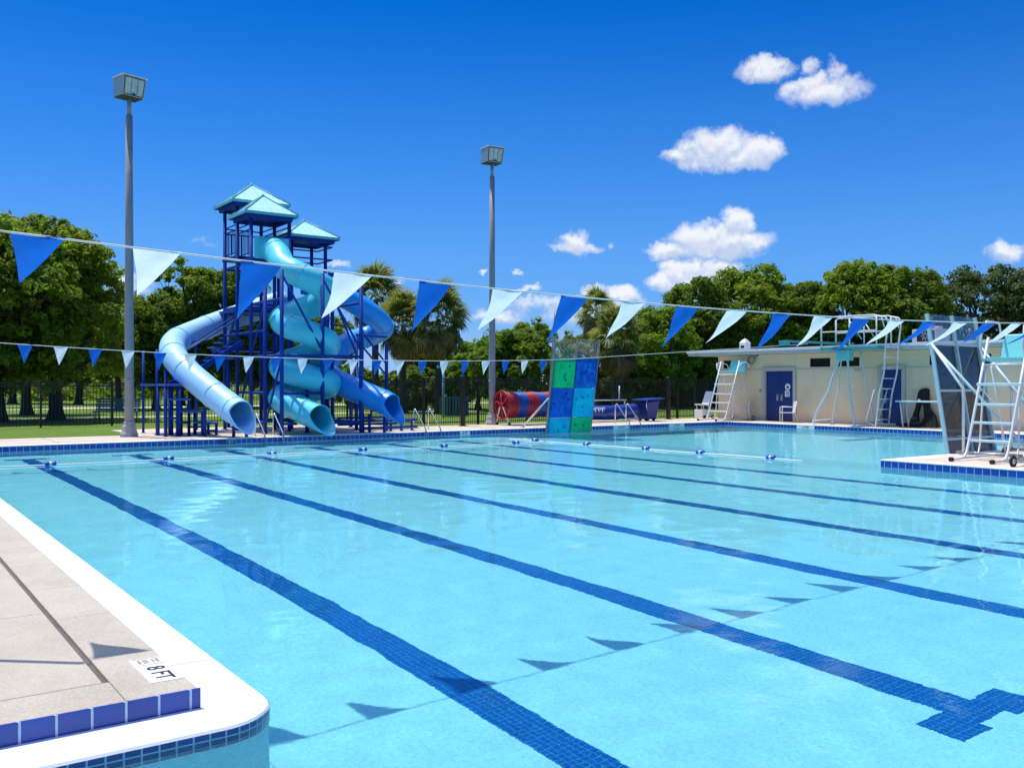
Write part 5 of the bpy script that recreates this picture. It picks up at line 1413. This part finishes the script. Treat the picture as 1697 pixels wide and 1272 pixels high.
# far woods closing the horizon
rg = np.random.RandomState(21); n = 1500
ang = rg.uniform(R(-14), R(85), n); dist = rg.uniform(95, 125, n)
hgt = 3.0 + 1.6 * np.sin(ang * 23) + 1.0 * np.sin(ang * 57 + 1)
cz = rg.uniform(0.2, 1, n) ** .7 * hgt
cen = np.stack([np.sin(ang) * dist, np.cos(ang) * dist, cz], 1)
V, F = leaves(cen, .9, 16, .55, rg)
np_mesh('far_wood', V, F, M['leaf_b'], kind='stuff', label='dense far-off wood closing the horizon behind the park', cat='wood')

# ================================================================== sabal palms
def fan_leaf(rg, droop):
    """one fan: petiole plus radiating folded leaflets, growing along +X"""
    V = []; F = []
    L0 = .95
    def quad(a, b, c, d): 
        i = len(V); V.extend([a, b, c, d]); F.append((i, i + 1, i + 2, i + 3))
    w = .016
    quad((0, -w, 0), (L0, -w * .7, .02), (L0, w * .7, .02), (0, w, 0))
    k = 21
    for i in range(k):
        a = R(-125) + R(250) * i / (k - 1) + rg.uniform(-.04, .04); ln = (.86 - .22 * abs(i - k // 2) / (k / 2)) * rg.uniform(.88, 1.1)
        dx, dy = math.cos(a), math.sin(a); px, py = -dy, dx; w_ = .05
        m_ = (L0 + dx * ln * .55, dy * ln * .55, .05 - droop * .10 * ln); e = (L0 + dx * ln * .93, dy * ln * .93, -.02 - droop * (.34 + .25 * rg.uniform()) * ln)
        s0 = (L0, 0, .02)
        quad(s0, (m_[0] - px * w_, m_[1] - py * w_, m_[2]), e, (m_[0] + px * w_, m_[1] + py * w_, m_[2] + .012))
    return np.array(V), np.array(F)
def palm_mesh(seed, n, lo, hi, droop, mat, name, sc=1.0):
    rg = np.random.RandomState(seed); VV = []; FF = []; off = 0
    for i in range(n):
        V, F = fan_leaf(rg, droop * rg.uniform(.7, 1.4))
        el = lo + (hi - lo) * ((i + .5) / n) + rg.uniform(-.12, .12); az_ = i * 2.39996 + rg.uniform(-.25, .25); tw = rg.uniform(-.8, .8)
        Mx = Matrix.Rotation(az_, 3, 'Z') @ Matrix.Rotation(-el, 3, 'Y') @ Matrix.Rotation(tw, 3, 'X')
        W_ = V * sc * rg.uniform(.85, 1.15) @ np.array(Mx).T
        W_[:, 2] += .35 * math.sin(el)
        VV.append(W_); FF.append(F + off); off += len(V)
    return np_mesh(name, np.vstack(VV), np.vstack(FF), mat)
PP = {}
def palm(label, x, d, h, s_, var, rz=0):
    th = thing('palm_tree', label, 'palm tree', at(x, 0, d), rz, 'palms beyond the fence')
    if var not in PP:
        n1, n2 = (58, 46) if var == 'full' else (48, 26)
        PP[var] = (palm_mesh(31 if var == 'full' else 37, n1, R(-32), R(84), .8, M['palm'], 'crown'), palm_mesh(33 if var == 'full' else 39, n2, R(-82), R(-28), 1.1, M['palm_dead'], 'dead_fronds', .95))
        for o in PP[var]: o.parent = th
        objs = PP[var]
    else:
        objs = []
        for src in PP[var]: c = src.copy(); C.objects.link(c); c.parent = th; objs.append(c)
    for o in objs: o.location = (0, 0, h); o.scale = (s_, s_, s_)
    m = MB(); m.tube([(0, 0, -.1), (.02, 0, .3), (.04, .02, h * .5), (0, 0, h * .92), (0, 0, h + .1)], [.30, .22, .19, .20, .12], 10); m.build('trunk', M['bark'], th, local=True)
palm('tall sabal palm with brown skirt of dead fronds left of the second lamp post', 726, 50, 5.0, 1.08, 'full', .4)
palm('sabal palm partly hidden behind a blue pennant beside the taller palm', 668, 51, 4.7, .98, 'full', 2.0)
palm('sabal palm rising behind the royal blue slide', 622, 53, 6.3, 1.08, 'thin', 1.2)
palm('sabal palm with drooping pale fronds right of the climbing wall', 1020, 55, 4.1, 1.08, 'full', 3.1)
palm('slender sabal palm behind the clear top of the climbing wall', 988, 60, 6.0, .90, 'thin', .2)
